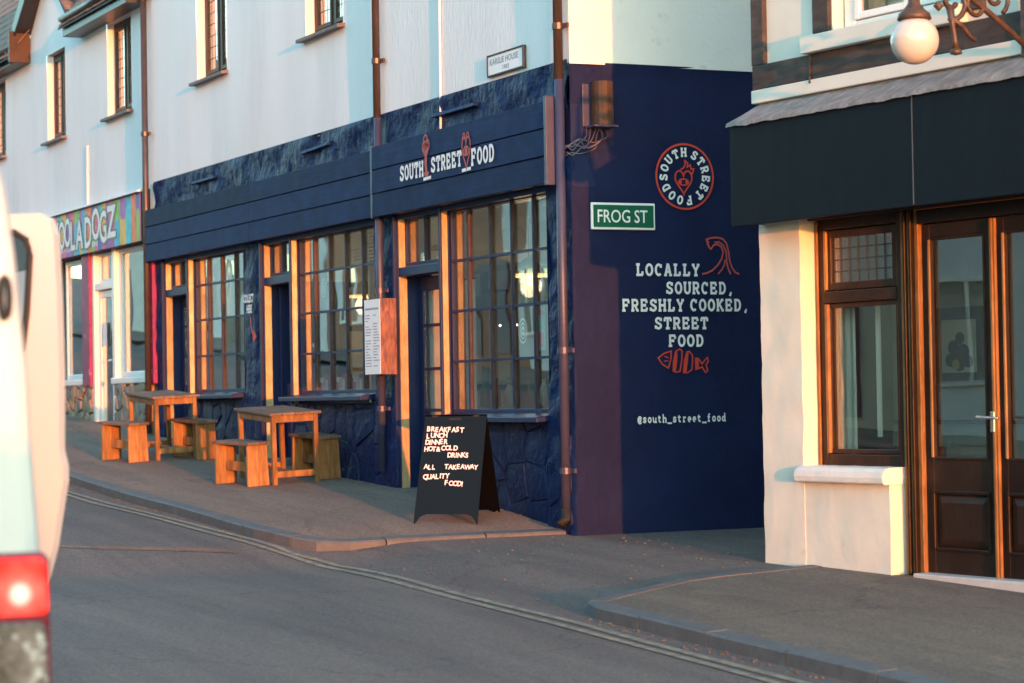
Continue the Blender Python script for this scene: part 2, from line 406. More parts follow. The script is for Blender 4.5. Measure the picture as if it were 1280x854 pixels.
# voronoi polygons for stonework
def clip(poly, nx, ny, d):
    out = []
    for i in range(len(poly)):
        p, q = poly[i], poly[(i+1) % len(poly)]
        a = p[0]*nx+p[1]*ny-d; b = q[0]*nx+q[1]*ny-d
        if a <= 0: out.append(p)
        if (a < 0 < b) or (b < 0 < a):
            t = a/(a-b); out.append((p[0]+(q[0]-p[0])*t, p[1]+(q[1]-p[1])*t))
    return out
def stones(x0, x1, z0, z1, sx, sz, joint, base=None, asp=1.0, seed=1):
    rnd = random.Random(seed); seeds = []
    nx = max(1, int(round((x1-x0)/sx))); nz = max(1, int(round((z1-z0)/sz)))
    for i in range(-1, nx+1):
        for k in range(-1, nz+1):
            seeds.append((x0+(i+.5+rnd.uniform(-.42,.42)+(.5 if k % 2 else 0))*(x1-x0)/nx, z0+(k+.5+rnd.uniform(-.38,.38))*(z1-z0)/nz))
    res = []
    for i, s in enumerate(seeds):
        poly = [(x0, z0), (x1, z0), (x1, z1), (x0, z1)]
        for j, t in enumerate(seeds):
            if i == j: continue
            dx, dz = t[0]-s[0], t[1]-s[1]
            L = math.hypot(dx, dz)
            if L > 3*max(sx, sz): continue
            nxx, nzz = dx/L, dz/L
            poly = clip(poly, nxx, nzz, (s[0]+t[0])/2*nxx+(s[1]+t[1])/2*nzz-joint/2)
            if len(poly) < 3: break
        if len(poly) < 3: continue
        if base:
            sl = (base(s[0]+.2)-base(s[0]-.2))/.4; n = math.hypot(sl, 1)
            poly = clip(poly, sl/n, -1/n, (sl*s[0]-base(s[0]))/n)
        if len(poly) < 3: continue
        area = abs(sum(poly[k][0]*poly[(k+1) % len(poly)][1]-poly[(k+1) % len(poly)][0]*poly[k][1] for k in range(len(poly))))/2
        if area < .002: continue
        # drop slivers
        q = [poly[0]]
        for p in poly[1:]:
            if math.hypot(p[0]-q[-1][0], p[1]-q[-1][1]) > .012: q.append(p)
        if len(q) >= 3: res.append(q)
    return res
def stone_mesh(poly, yb, yf, inset=.014, rnd=random):
    cx = sum(p[0] for p in poly)/len(poly); cz = sum(p[1] for p in poly)/len(poly)
    n = len(poly); mb = MB()
    tx = rnd.uniform(-.05, .05); tz = rnd.uniform(-.05, .05)
    def ins(p, k):
        dx, dz = p[0]-cx, p[1]-cz; L = math.hypot(dx, dz) or 1
        return (p[0]-dx/L*k, p[1]-dz/L*k)
    r0 = [(p[0], yb, p[1]) for p in poly]
    r1 = [(p[0], yf+.014, p[1]) for p in poly]
    r2 = []
    for p in poly:
        q = ins(p, inset); r2.append((q[0], yf+(q[0]-cx)*tx+(q[1]-cz)*tz, q[1]))
    mb.add(r0+r1+r2+[(cx, yf-.006, cz)], [(i, (i+1) % n, n+(i+1) % n, n+i) for i in range(n)]+[(n+i, n+(i+1) % n, 2*n+(i+1) % n, 2*n+i) for i in range(n)]+[(2*n+i, 2*n+(i+1) % n, 3*n) for i in range(n)])
    return mb

# ------------------------------------------------------------------ terrain
HT = [(-300,18),(-40,2.4),(-20,1.22),(-11.1,.69),(-9.87,.61),(-7.9,.50),(-5.15,.335),(-3.6,.27),(-1.2,.14),(-.24,.03),(0,0),(1.2,-.02),(2.66,-.063),(4.17,-.10),(5.2,-.14),(20,-.68),(40,-1.3),(300,-6)]
def lerp(T, x):
    if x <= T[0][0]: return T[0][1]
    for (a, b), (c, d) in zip(T, T[1:]):
        if x <= c: return b+(d-b)*(x-a)/(c-a)
    return T[-1][1]
def h(x):  # lightly smoothed street slope
    return (lerp(HT, x-.25)+lerp(HT, x)*2+lerp(HT, x+.25))/4
def G(x, y): return h(x)+.04*max(min(y, 0), -2.2)
def ss(a, b, t):
    t = max(0, min(1, (t-a)/(b-a))); return t*t*(3-2*t)
def road_z(x, y):
    z = h(x)+.04*max(min(y, 0), -2.2)-(.02+.06*ss(-1.1, -2.1, y))
    return z-.0+.02*ss(-2.2, -5.5, y)
def grid_sheet(name, xs, ys, zf, m, kind='structure'):
    mb = MB(); vs = [(x, y, zf(x, y)) for y in ys for x in xs]; nx = len(xs)
    mb.add(vs, [(j*nx+i, j*nx+i+1, (j+1)*nx+i+1, (j+1)*nx+i) for j in range(len(ys)-1) for i in range(nx-1)])
    return obj(name, mb, m, kind=kind, smooth=True)
xs = [-600,-300,-150,-80,-50,-40,-34,-30,-26,-23,-20]+[-18+.5*i for i in range(16)]+[-10+.2*i for i in range(106)]+[11.5+1*i for i in range(12)]+[25,30,40,60,100,200,400,600]
ys = [-600,-300,-100,-50,-30,-20,-15,-12,-10]+[-9+.5*i for i in range(9)]+[-4.5+.15*i for i in range(40)]+[1.8,3,6,12,30,80,200,600]
grid_sheet("road", xs, ys, road_z, m_road)

KX = [(-9,-.0),(-2.185,-1.5),(-2.11,-1.0),(-1.98,-.63),(-1.78,-.45),(-1.42,-.42),(-1.13,-.37),(-.79,-.30),(-.17,-.15),(.03,-.11),(.5,-.11)]
def xr(y):
    return lerp(KX, y)
def kerb_edge_pave(y): return xr(y)-.125 if y < -.2 else xr(y)-.125
# main pavement
mb = MB()
rows = [.6,.05,-.2,-.5,-.8,-1.1,-1.4,-1.7,-1.85,-1.95,-2.055]
cols = 150
for r_, y in enumerate(rows):
    xe = kerb_edge_pave(min(y, .03))
    if y < -1.98: xe = -1.55
    for c in range(cols+1):
        t = c/cols; x = xe-((1-t)**1.7)*60
        mb.v.append((x, y, G(x, y)))
mb.f = [(r_*(cols+1)+c, (r_+1)*(cols+1)+c, (r_+1)*(cols+1)+c+1, r_*(cols+1)+c+1) for r_ in range(len(rows)-1) for c in range(cols)]
pave = obj("pavement", mb, m_pave, kind='structure', smooth=True)
def kerb_run(pts, side, parent, zf, width=.125, step=.86, drop=.16, lift=0.003):
    """kerbstones along a polyline of the outer top edge; side=+1: stone lies to the left of travel"""
    P = [Vector((p[0], p[1])) for p in pts]; L = [0]
    for a, b in zip(P, P[1:]): L.append(L[-1]+(b-a).length)
    def at(s):
        s = max(0, min(L[-1], s))
        for i in range(len(P)-1):
            if s <= L[i+1]: 
                t = (s-L[i])/(L[i+1]-L[i]); d = (P[i+1]-P[i]).normalized(); return P[i].lerp(P[i+1], t), d
        return P[-1], (P[-1]-P[-2]).normalized()
    s = 0
    while s < L[-1]-.05:
        ln = min(step*random.uniform(.92, 1.08), L[-1]-s)
        k = 3 if ln > .5 else 2
        vs = []; dz = lift+random.uniform(0, .006)
        for i in range(k+1):
            q, d = at(s+.006+(ln-.012)*i/k); n = Vector((-d.y, d.x))*side
            a = q; b = q+n*width; a2 = q+n*.014
            za, zb_ = zf(a.x, a.y), zf(b.x, b.y)
            vs += [(a.x,a.y,za-drop),(a.x,a.y,za+dz-.014),(a2.x,a2.y,za+dz),(b.x,b.y,zb_+dz),(b.x,b.y,zb_-drop)]
        fs = []
        for i in range(k):
            for j in range(5): fs.append((i*5+j, i*5+(j+1) % 5, (i+1)*5+(j+1) % 5, (i+1)*5+j))
        fs += [(0,1,2,3,4), tuple(k*5+j for j in (4,3,2,1,0))]
        obj("kerbstone", MB().add(vs, fs), m_kerb, parent, smooth=False)
        s += ln
    return
kerb_run([(-30,-2.18),(-1.5,-2.18),(-1.0,-2.11),(-.75,-2.04),(-.58,-1.94),(-.47,-1.80),(-.43,-1.60),(-.42,-1.42),(-.37,-1.13),(-.30,-.79),(-.15,-.17),(-.11,.02)], 1, pave, G)
# right pavement
mb = MB()
KL = [(-2.0,4.1),(-1.83,3.97),(-1.72,3.87),(-1.38,3.65),(-.91,3.38),(-.57,3.31),(-.18,3.33),(.1,3.27),(.9,3.2)]
rows = [.9,.3,0,-.3,-.6,-.9,-1.2,-1.5,-1.7,-1.825]
cols = 90
for y in rows:
    xl = lerp(KL, y)
    for c in range(cols+1):
        t = c/cols; x = xl+(t**1.7)*50
        mb.v.append((x, y, G(x, y)))
mb.f = [(r_*(cols+1)+c, (r_+1)*(cols+1)+c, (r_+1)*(cols+1)+c+1, r_*(cols+1)+c+1) for r_ in range(len(rows)-1) for c in range(cols)]
pave_r = obj("pavement", mb, m_pave2, kind='structure', smooth=True)
kerb_run([(3.08,.5),(3.16,.1),(3.215,-.18),(3.20,-.57),(3.27,-.91),(3.54,-1.40),(3.74,-1.74),(3.83,-1.87),(3.96,-1.94),(4.2,-1.945),(30,-1.95)], 1, pave_r, G)
# painted double lines
LP = [(-40,-2.5),(-6.44,-2.43),(-4.64,-2.38),(-2.96,-2.31),(-1.76,-2.26),(-.57,-2.13),(-.1,-2.02),(.77,-1.99),(2.12,-2.05),(3.13,-2.09),(6.72,-2.15),(40,-2.4)]
def line_y(x): return (lerp(LP, x-.5)+lerp(LP, x)+lerp(LP, x+.5))/3
for off in (0, -.11):
    mb = MB(); n = 0
    xx = [-30+.4*i for i in range(50)]+[-10+.1*i for i in range(250)]+[15+1*i for i in range(12)]
    for i, x in enumerate(xx):
        y = line_y(x)+off+.006*math.sin(x*2.1+off*40)
        if off == 0 and -.9 < x < -.3: y -= .03*math.sin((x+.9)/.6*math.pi)
        for yy in (y+.03, y-.03): mb.v.append((x, yy, road_z(x, yy)+.006))
        if i: mb.f.append((2*i-2, 2*i-1, 2*i+1, 2*i))
    obj("painted_line", mb, m_asphalt_line, kind='structure')
# tar seam crossing the road
mb = MB()
SP = [(-8.5,-3.1),(-4.18,-1.68),(-3.75,-1.39),(-3.08,-1.07),(-2.52,-.81)]
for i in range(30):
    y = -8.4+i*(8.4-2.55)/29; x = lerp(SP, y)+.02*math.sin(y*5)
    for xx_ in (x-.09, x+.09): mb.v.append((xx_, y, road_z(xx_, y)+.004))
    if i: mb.f.append((2*i-2, 2*i-1, 2*i+1, 2*i))
obj("road_seam", mb, ground_mat("reddish_seam", (.19,.125,.10), (.24,.16,.12), (.17,.12,.10), .85, 60), kind='structure')
# grit and dead leaves lying along the kerbs
rnd = random.Random(12); mb = MB()
for k in range(650):
    x = rnd.uniform(-9, 9)
    if rnd.random() < .6:
        if -1.4 < x < 3.9: continue
        y = (-2.19 if x < 0 else -1.96)-abs(rnd.gauss(0, .05))-.01; z = road_z(x, y)+.002
    elif rnd.random() < .5 and x < -.2: y = -.03-abs(rnd.gauss(0, .06)); z = G(x, y)+.002
    else:
        x = rnd.uniform(-.2, 3.1); y = rnd.uniform(-1.9, 1.2); z = road_z(x, y)+.002
    s_ = rnd.uniform(.004, .014); a = rnd.uniform(0, 6.3)
    P4 = [(x+s_*math.cos(a+i*1.57)*(1 if i % 2 else 1.6), y+s_*math.sin(a+i*1.57)*(1 if i % 2 else 1.6), z) for i in range(4)]
    mb.add(P4+[(x, y, z+s_*.8)], [(0,1,4),(1,2,4),(2,3,4),(3,0,4)])
obj("grit", mb, mat("pale_grit",(.13,.10,.07),.9,.5,30,0), label="grit and dead leaf bits scattered along the kerbs and wall foot", cat="litter", kind='stuff')
# camera-side pavement
mb = MB(); xx = [-60+2*i for i in range(60)]
for i, x in enumerate(xx):
    for y in (-10.2, -13.0): mb.v.append((x, y, road_z(x, y)+.1))
    if i: mb.f.append((2*i-2, 2*i-1, 2*i+1, 2*i))
pave_c = obj("pavement", mb, m_pave, kind='structure')
kerb_run([(-30,-10.08),(45,-10.08)], -1, pave_c, lambda x, y: road_z(x, y)+.1, step=2.5)

# ------------------------------------------------------------------ lettering
TH = .17
def arc(cx, cy, rx, ry, a0, a1, n=9):
    return [(cx+rx*math.cos(math.radians(a0+(a1-a0)*i/n)), cy+ry*math.sin(math.radians(a0+(a1-a0)*i/n))) for i in range(n+1)]
def sf(x, y, w=.30): # slab serif
    return [(x-w/2, y), (x+w/2, y)]
b_, t_ = .07, .93
l_, r_, m_ = .14, .62, .38
GL = {
'A': [[(.14,b_),(.34,t_)],[(.42,t_),(.62,b_)],[(.22,.34),(.54,.34)],sf(.14,b_,.28),sf(.62,b_,.28),sf(.36,t_,.26)],
'B': [[(l_,b_),(l_,t_)],[(.03,t_),(.4,t_)]+arc(.42,.73,.17,.2,90,-90)[1:]+[(l_,.53)],arc(.43,.30,.2,.23,88,-90)+[(.03,b_)]],
'C': [arc(.38,.5,.27,.43,48,312,14),[(.60,.96),(.60,.66)]],
'D': [[(l_+.02,b_),(l_+.02,t_)],[(.03,t_),(.34,t_)]+arc(.36,.5,.28,.43,85,-85,12)+[(.34,b_),(.03,b_)]],
'E': [[(l_,b_),(l_,t_)],[(.03,t_),(.64,t_)],[(.03,b_),(.66,b_)],[(l_,.5),(.48,.5)],[(.60,t_-.02),(.60,.68)],[(.62,b_+.02),(.62,.32)],[(.45,.62),(.45,.38)]],
'F': [[(l_,b_),(l_,t_)],[(.03,t_),(.66,t_)],sf(.16,b_,.34),[(l_,.5),(.46,.5)],[(.62,t_-.02),(.62,.66)],[(.44,.62),(.44,.38)]],
'G': [arc(.38,.5,.27,.43,48,330,14),[(.60,.96),(.60,.66)],[(.42,.42),(.72,.42)],[(.62,.42),(.62,.1)]],
'H': [[(l_,b_),(l_,t_)],[(r_,b_),(r_,t_)],[(l_,.5),(r_,.5)],sf(l_,b_),sf(r_,b_),sf(l_,t_),sf(r_,t_)],
'I': [[(m_,b_),(m_,t_)],sf(m_,b_,.4),sf(m_,t_,.4)],
'K': [[(l_,b_),(l_,t_)],[(l_,.42),(.58,t_)],[(.3,.56),(.62,b_)],sf(l_,b_,.28),sf(.62,b_,.26),sf(l_,t_,.28),sf(.58,t_,.26)],
'L': [[(.2,b_),(.2,t_)],sf(.2,t_,.36),[(.03,b_),(.66,b_)],[(.62,b_),(.62,.36)]],
'N': [[(l_,b_),(l_,t_)],[(.62,b_),(.62,t_)],[(.14,t_),(.62,.1)],sf(l_,b_,.28),sf(.62,t_,.28),sf(.08,t_,.16)],
'O': [arc(.38,.5,.28,.43,90,450,22)],
'R': [[(l_,b_),(l_,t_)],[(.03,t_),(.4,t_)]+arc(.42,.70,.18,.23,90,-90)[1:]+[(l_,.47)],[(.38,.47),(.58,b_)],sf(l_,b_,.30),sf(.62,b_,.2)],
'S': [[(.6,.72)]+arc(.38,.73,.22,.2,15,250,10)+arc(.38,.27,.24,.2,70,-165,10)[1:],[(.62,.96),(.62,.68)],[(.12,.04),(.12,.32)]],
'T': [[(m_,b_),(m_,t_)],[(.06,t_),(.70,t_)],sf(m_,b_,.38),[(.09,t_-.02),(.09,.66)],[(.67,t_-.02),(.67,.66)]],
'U': [[(l_,t_),(l_,.35)]+arc(m_,.33,.24,.26,180,360,10)+[(r_,t_)],sf(l_,t_,.3),sf(r_,t_,.3)],
'Y': [[(.12,t_),(m_,.46)],[(.64,t_),(m_,.46)],[(m_,.48),(m_,b_)],sf(m_,b_,.34),sf(.14,t_,.26),sf(.62,t_,.26)],
',': [[(.36,.10),(.24,-.16)],[(.30,.12),(.40,.06)]],
'_': [[(-.02,-.10),(.80,-.10)]],
'@': [arc(.42,.33,.15,.17,30,390,10),arc(.42,.33,.34,.40,-40,-330,16),[(.57,.5),(.6,.2)]],
's': [[(.56,.48)]+arc(.38,.47,.18,.14,15,250,7)+arc(.38,.20,.2,.14,70,-165,7)[1:],[(.58,.62),(.58,.44)],[(.16,.05),(.16,.22)]],
'o': [arc(.38,.33,.24,.27,90,450,14)],
'u': [[(.14,.6),(.14,.28)]+arc(.36,.26,.2,.2,180,330,6)+[(.58,.2)],[(.58,.62),(.58,.06)],sf(.1,.6,.16),sf(.64,.06,.2)],
't': [[(.28,.85),(.28,.25)]+arc(.45,.24,.17,.17,180,320,6),[(.08,.6),(.56,.6)]],
'h': [[(.14,.06),(.14,.95)],[(.14,.42)]+arc(.38,.36,.22,.22,150,0,6)+[(.6,.06)],sf(.14,.06,.28),sf(.6,.06,.26),sf(.08,.94,.16)],
'r': [[(.24,.06),(.24,.6)],[(.24,.4)]+arc(.46,.38,.2,.2,150,40,5),sf(.26,.06,.4),sf(.18,.6,.18)],
'e': [[(.16,.33),(.6,.33)]+arc(.38,.33,.23,.26,0,300,12)[1:]],
'f': [[(.3,.06),(.3,.7)]+arc(.46,.72,.16,.18,180,60,5),[(.1,.58),(.56,.58)],sf(.32,.06,.4)],
'd': [arc(.34,.32,.22,.25,90,450,14),[(.58,.95),(.58,.06)],sf(.52,.94,.16),sf(.64,.06,.2)],
}
def ribbon(mb, pts, th, place, lvl):
    """flat strip along 2D pts"""
    P = [Vector(p) for p in pts]; n = len(P); A = []; B = []
    closed = n > 3 and (P[0]-P[-1]).length < 1e-4
    for i in range(n):
        if closed and i in (0, n-1): t0 = (P[0]-P[-2]).normalized(); t1 = (P[1]-P[0]).normalized()
        else:
            t0 = (P[i]-P[i-1]).normalized() if i else None; t1 = (P[i+1]-P[i]).normalized() if i < n-1 else None
            t0 = t0 or t1; t1 = t1 or t0
        t = (t0+t1)
        t = t.normalized() if t.length > 1e-5 else t1
        k = 1/max(.6, t.dot(t1)); nr = Vector((-t.y, t.x))*th/2*k
        A.append(P[i]+nr); B.append(P[i]-nr)
    vs = [place(p.x, p.y, lvl) for p in A]+[place(p.x, p.y, lvl) for p in B]
    mb.add(vs, [(i, i+1, n+i+1, n+i) for i in range(n-1)])
def slab_text(mb, text, place, adv=.86, th=TH):
    """place(u,v,level)->xyz in cap-height units; returns width"""
    x = 0
    for ch in text:
        if ch != ' ':
            for k, pl in enumerate(GL[ch]):
                ribbon(mb, [(x+p[0], p[1]) for p in pl], th if k < 9 else th, place, k)
        x += adv
    return x
def font_mesh(text, place, bold=.0, align='LEFT', xscale=1.0):
    cu_ = bpy.data.curves.new("t", 'FONT'); cu_.body = text; cu_.size = 1.4; cu_.offset = bold; cu_.align_x = align
    cu_.resolution_u = 3
    o = bpy.data.objects.new("t", cu_); COL.objects.link(o)
    bpy.context.view_layer.update()
    me = bpy.data.meshes.new_from_object(o.evaluated_get(bpy.context.evaluated_depsgraph_get()))
    vs = [place(v.co.x*xscale, v.co.y, 0) for v in me.vertices]; fs = [tuple(p.vertices) for p in me.polygons]
    bpy.data.objects.remove(o); bpy.data.meshes.remove(me)
    return vs, fs
def plane_fac(x, z, s, y):      # on the street front, facing -Y
    return lambda u, v, l: (x+u*s, y-.0015-.0002*l, z+v*s)
def plane_gab(y, z, s, x, rot=0, cx=0, cy=0):
    c, sn = math.cos(rot), math.sin(rot)
    def f(u, v, l):
        u2, v2 = (u-cx)*c-(v-cy)*sn, (u-cx)*sn+(v-cy)*c
        return (x+.0015+.0002*l, y+u2*s, z+v2*s)
    return f

# ------------------------------------------------------------------ the cafe building
cafe = thing("corner_cafe_building", (0,0,0), "navy and white corner cafe with gridded shop windows beside the narrow lane", "building")
ZT = 9.0
def disp_white(x, z):
    return .012*noise.noise(Vector((x*.7, 3.1, z*.7)))
upw = [(-9.48,-8.42,4.765,6.02),(-5.93,-4.88,4.765,6.02)]
mb = MB(); wall_holes(mb, -11.40, 0.0, 3.73, ZT, upw, 0.0, .22, .25, disp_white)
obj("upper_wall", mb, m_white, cafe, smooth=False)
# gable above, on the lane side
mb = MB(); vs = []
ny, nz = 14, 10
for i in range(ny+1):
    for k in range(nz+1):
        y = 8.0*(i/ny)**1.5; z = 3.72+(ZT-3.72)*k/nz
        vs.append((0.012+.006*noise.noise(Vector((y*1.5, z*1.5, 2))) if i else 0.0, y, z))
mb.add(vs, [(i*(nz+1)+k, (i+1)*(nz+1)+k, (i+1)*(nz+1)+k+1, i*(nz+1)+k+1) for i in range(ny) for k in range(nz)])
obj("gable_upper_wall", mb, m_white_gable, cafe)
# gable navy wall, softly uneven, with a rough corner edge
vs = []; mb = MB(); ny, nz = 90, 60
ysl = [.012*i for i in range(21)]+[.24+.09*i for i in range(1, 40)]+[5, 8]
zsl = [-.35+.07*i for i in range(59)]
zsl = [z for z in zsl if z < 3.70]+[3.735]
def corner_x(z): return .0
for y in ysl:
    for z in zsl:
        e = math.exp(-y/.05)
        dx = .010*noise.noise(Vector((y*1.2, z*1.2, 5)))+e*.014*noise.noise(Vector((3, z*6, 1)))
        dx += .009*max(0, noise.noise(Vector((y*9, z*9, 8)))-.25)
        if y == 0: dx = 0
        ledge = .022 if z > 3.64 else 0
        vs.append((-.004+dx+ledge*(y > .3), y, z))
nzz = len(zsl)
mb.add(vs, [(i*nzz+k, (i+1)*nzz+k, (i+1)*nzz+k+1, i*nzz+k+1) for i in range(len(ysl)-1) for k in range(nzz-1)])
obj("gable_lower_wall", mb, m_navy_smooth, cafe, smooth=True)
# rough navy band between the sign boards and the white wall
def disp_band(x, z):
    n = noise.noise(Vector((x*2.2, 1.7, z*3.2)))*.05+noise.noise(Vector((x*7+z*4, 6, z*5)))*.022+abs(noise.noise(Vector((x*16, 2, z*9))))*.012
    edge = min(1, (3.76-z)/.05)
    return -.022+n*edge*.8
mb = MB(); wall_holes(mb, -11.18, 0.0, 3.36, 3.755, [], 0.0, .1, .03, disp_band)
obj("rough_band", mb, m_navy_rough, cafe, smooth=True)
mb = MB(); wall_holes(mb, -11.40, -11.18, 3.36, 3.73, [], 0.0, .1, .1)
obj("band_end", mb, m_white_gable, cafe)
for (x0, x1, z, tilt) in ((-2.62,-1.72,3.60,.0),(-6.0,-5.2,3.60,.02),(-9.6,-8.8,3.61,.0)):
    mb = MB(); mb.hexa([(x0,-.065,z-.02),(x1,-.065,z-.02+tilt),(x1,.0,z-.02+tilt),(x0,.0,z-.02),(x0,-.045,z+.015),(x1,-.045,z+.015+tilt),(x1,.0,z+.02+tilt),(x0,.0,z+.02)])
    obj("drip_ledge", mb, m_navy_rough, cafe, bevel=.006)
# ground floor piers
def disp_pier(x, z):
    return -.006+.045*noise.noise(Vector((x*2.3, 4.2, z*1.6)))*.6+.02*noise.noise(Vector((x*6, 1, z*6)))-.02*ss(1.25, .95, z)
PIERS = [(-11.18,-10.86),(-7.97,-7.34),(-4.17,-3.62),(-.46,0.0)]
for a, b in PIERS:
    vs = []; mb = MB(); nx = max(5, int((b-a)/.035)); nz = 80
    for i in range(nx+1):
        for k in range(nz+1):
            x = a+(b-a)*i/nx; z = h(x)-.2+(3.0-h(x)+.2)*k/nz
            # rounded worn edges
            e = min(i, nx-i); r = .018 if e == 0 else 0
            if b == 0.0 and i == nx: vs.append((-.006+.012*noise.noise(Vector((9, 4, z*5))), .0, z)); continue
            vs.append((x, disp_pier(x, z)+r, z))
    mb.add(vs, [(i*(nz+1)+k, (i+1)*(nz+1)+k, (i+1)*(nz+1)+k+1, i*(nz+1)+k+1) for i in range(nx) for k in range(nz)])
    # reveals
    for xx_ in (a, b):
        if xx_ == 0.0: continue
        mb.add([(xx_, .0, h(xx_)-.2), (xx_, .35, h(xx_)-.2), (xx_, .35, 3.0), (xx_, .0, 3.0)], [(0,1,2,3)])
    obj("pier", mb, m_navy_rough, cafe, smooth=True)
# lintel soffit strip behind the boards
obj("lintel", MB().box(-11.18, 0, .004, .30, 2.745, 3.40), m_navy_joinery, cafe)

# low walls under the windows: mortar backing and stones
def low_wall(x0, x1, ztop, seed):
    mb = MB()
    n = 12
    vs = []
    for i in range(n+1):
        x = x0+(x1-x0)*i/n; vs += [(x, .0, h(x)-.15), (x, .0, ztop), (x, .3, ztop), (x, .3, h(x)-.15)]
    mb.add(vs, [(i*4+j, i*4+(j+1) % 4, (i+1)*4+(j+1) % 4, (i+1)*4+j) for i in range(n) for j in range(4)]+[(0,1,2,3),(n*4+3,n*4+2,n*4+1,n*4)])
    w = obj("low_wall", mb, m_navy_joint, cafe)
    rnd = random.Random(seed)
    for p in stones(x0+.004, x1-.004, h((x0+x1)/2)-.15, ztop-.01,   .38, .26, .009, base=lambda x: h(x)-.06, seed=seed):
        obj("stone", stone_mesh(p, .0, -.010-rnd.random()*.010, rnd=rnd), m_navy_stone, w)
low_wall(-9.95, -7.98, 1.13, 3)
low_wall(-6.50, -4.18, 1.06, 4)
low_wall(-2.62, -.47, .90, 15)
# stones run on across the pier bases
for a, b, zt, sd_ in ((-7.96,-7.40,1.02,31),(-4.16,-3.64,.85,32),(-.45,-.03,.78,33)):
    w = obj("pier_base", MB().box(a, b, -.002, .04, h(a)-.2 if a < -1 else -.1, zt-.04), m_navy_joint, cafe)
    rnd = random.Random(sd_)
    for p in stones(a, b, min(h(a), h(b))-.1, zt, .34, .26, .009, base=lambda x: h(x)-.06, seed=sd_):
        obj("stone", stone_mesh(p, .0, -.030-rnd.random()*.008, rnd=rnd), m_navy_stone, w)

# sills
def sill(x0, x1, z, m=m_navy_joinery, out=.15, parent=cafe):
    mb = MB(); mb.hexa([(x0,-out,z-.075),(x1,-out,z-.075),(x1,.09,z-.06),(x0,.09,z-.06),(x0,-out,z-.03),(x1,-out,z-.03),(x1,.09,z),(x0,.09,z)])
    return obj("window_sill", mb, m, parent, bevel=.006)
sill(-9.96, -8.0, 1.20); sill(-6.50, -4.20, 1.155); sill(-2.615, -.40, .955)

# shop windows: frame, bars, panes
YW = .085
grid_window(cafe, -9.95, -7.97, 1.19, 2.78, YW, [-9.46,-8.98,-8.50], [1.62,2.035,2.44], m_navy_joinery, fw=.045, bardep=.04)
grid_window(cafe, -6.47, -4.165, 1.145, 2.78, YW, [-6.02,-5.58,-5.14,-4.69], [1.565,1.98,2.39], m_navy_joinery, fw=.045, bardep=.04)
grid_window(cafe, -2.60, -.45, .945, 2.78, YW, [-2.205,-1.745,-1.315,-.89], [1.41,1.855,2.30], m_navy_joinery, fw=.045, bardep=.04)

# door bays: jamb posts, transom bar, transom light, door
def door_bay(xa, xb, ztr, zdoor, post_r, zb, leaf_y, cols, bars, open_leaf=False):
    bay = MB()
    bay.box(xa, xa+.02, .002, .25, zb, 2.78)           # left jamb
    bay.box(xb-.04, xb, -.008, .17, zb+.001, 2.779)             # mullion post toward the window
    bay.box(xa+.02, xb-.04, .008, .15, ztr-.085, ztr)    # transom bar
    dfm = obj("door_frame", bay, m_navy_joinery, cafe, bevel=.006)
    obj("sunlit_tone_strip", MB().box(xa+.0205, xa+.030, .012, .088, zb, ztr-.086), m_lining, dfm)  # thin strips added to carry the sunlit colour on sun-facing sides
    obj("sunlit_tone_strip", MB().box(xa+.0205, xa+.030, .012, .074, ztr+.001, 2.778), m_lining, dfm)
    obj("sunlit_tone_strip", MB().box(xb+.0005, xb+.006, .012, .064, zb+.3, 2.778), m_lining, dfm)
    xm = (xa+xb)/2
    grid_window(cafe, xa+.022, xb-.042, ztr+.002, 2.776, .075, [xm-.02], [], m_navy_joinery, fw=.04, name="transom_window")
    if not open_leaf:
        fr = MB(); x0, x1 = xa+.03, xb-.045; z0, z1 = zb+.02, ztr-.09
        y = leaf_y
        fr.box(x0, x0+.10, y, y+.045, z0, z1); fr.box(x1-.11, x1, y, y+.045, z0, z1)
        fr.box(x0+.10, x1-.11, y+.001, y+.044, z1-.13, z1-.001); fr.box(x0+.10, x1-.11, y+.001, y+.044, z0+.001, z0+.30)
        d = obj("door", fr, m_navy_joinery, cafe, bevel=.005)
        gx0, gx1, gz0, gz1 = x0+.10, x1-.11, z0+.30, z1-.13
        for z in bars: obj("glazing_bar", MB().box(gx0, gx1, y+.005, y+.04, z-.014, z+.014), m_navy_joinery, d)
        zz = [gz0]+[b for b in bars if gz0 < b < gz1]+[gz1]
        xx = [gx0, gx1]
        if cols == 2:
            xm = (gx0+gx1)/2; obj("glazing_bar", MB().box(xm-.03, xm+.03, y+.002, y+.042, gz0, gz1), m_navy_joinery, d); xx = [gx0, xm, gx1]
        for i in range(len(xx)-1):
            for k in range(len(zz)-1):
                obj("pane", MB().box(xx[i]+.001, xx[i+1]-.001, y+.018, y+.023, zz[k]+.001, zz[k+1]-.001), m_glass, d)
        hd = MB().tube([(x1-.05, y-.004, z0+.95), (x1-.05, y-.05, z0+.95), (x1-.14, y-.055, z0+.945)], .009)
        obj("handle", hd, m_chrome, d, smooth=True)
door_bay(-10.86, -9.95, 2.435, 0, 0, .62, .19, 2, [1.28,1.64,2.0])
door_bay(-7.34, -6.47, 2.40, 0, 0, .47, .13, 1, [1.5,1.9], open_leaf=True)
door_bay(-3.62, -2.60, 2.30, 0, 0, .24, .20, 1, [.98,1.36,1.76])
# thresholds
for a, b, z in ((-10.84,-9.98,.63),(-7.30,-6.5,.475),(-3.58,-2.64,.25)):
    obj("door_step", MB().box(a, b, -.06, .34, z-.12, z+.012), m_kerb, cafe, bevel=.008)
# thin vertical beads beside the jambs (catch the sun)
for x in (-10.90, -7.38, -3.655):
    obj("jamb_bead", MB().box(x, x+.036, -.03, .02, h(x)+.02, 2.775), m_navy_joinery, cafe, bevel=.004)
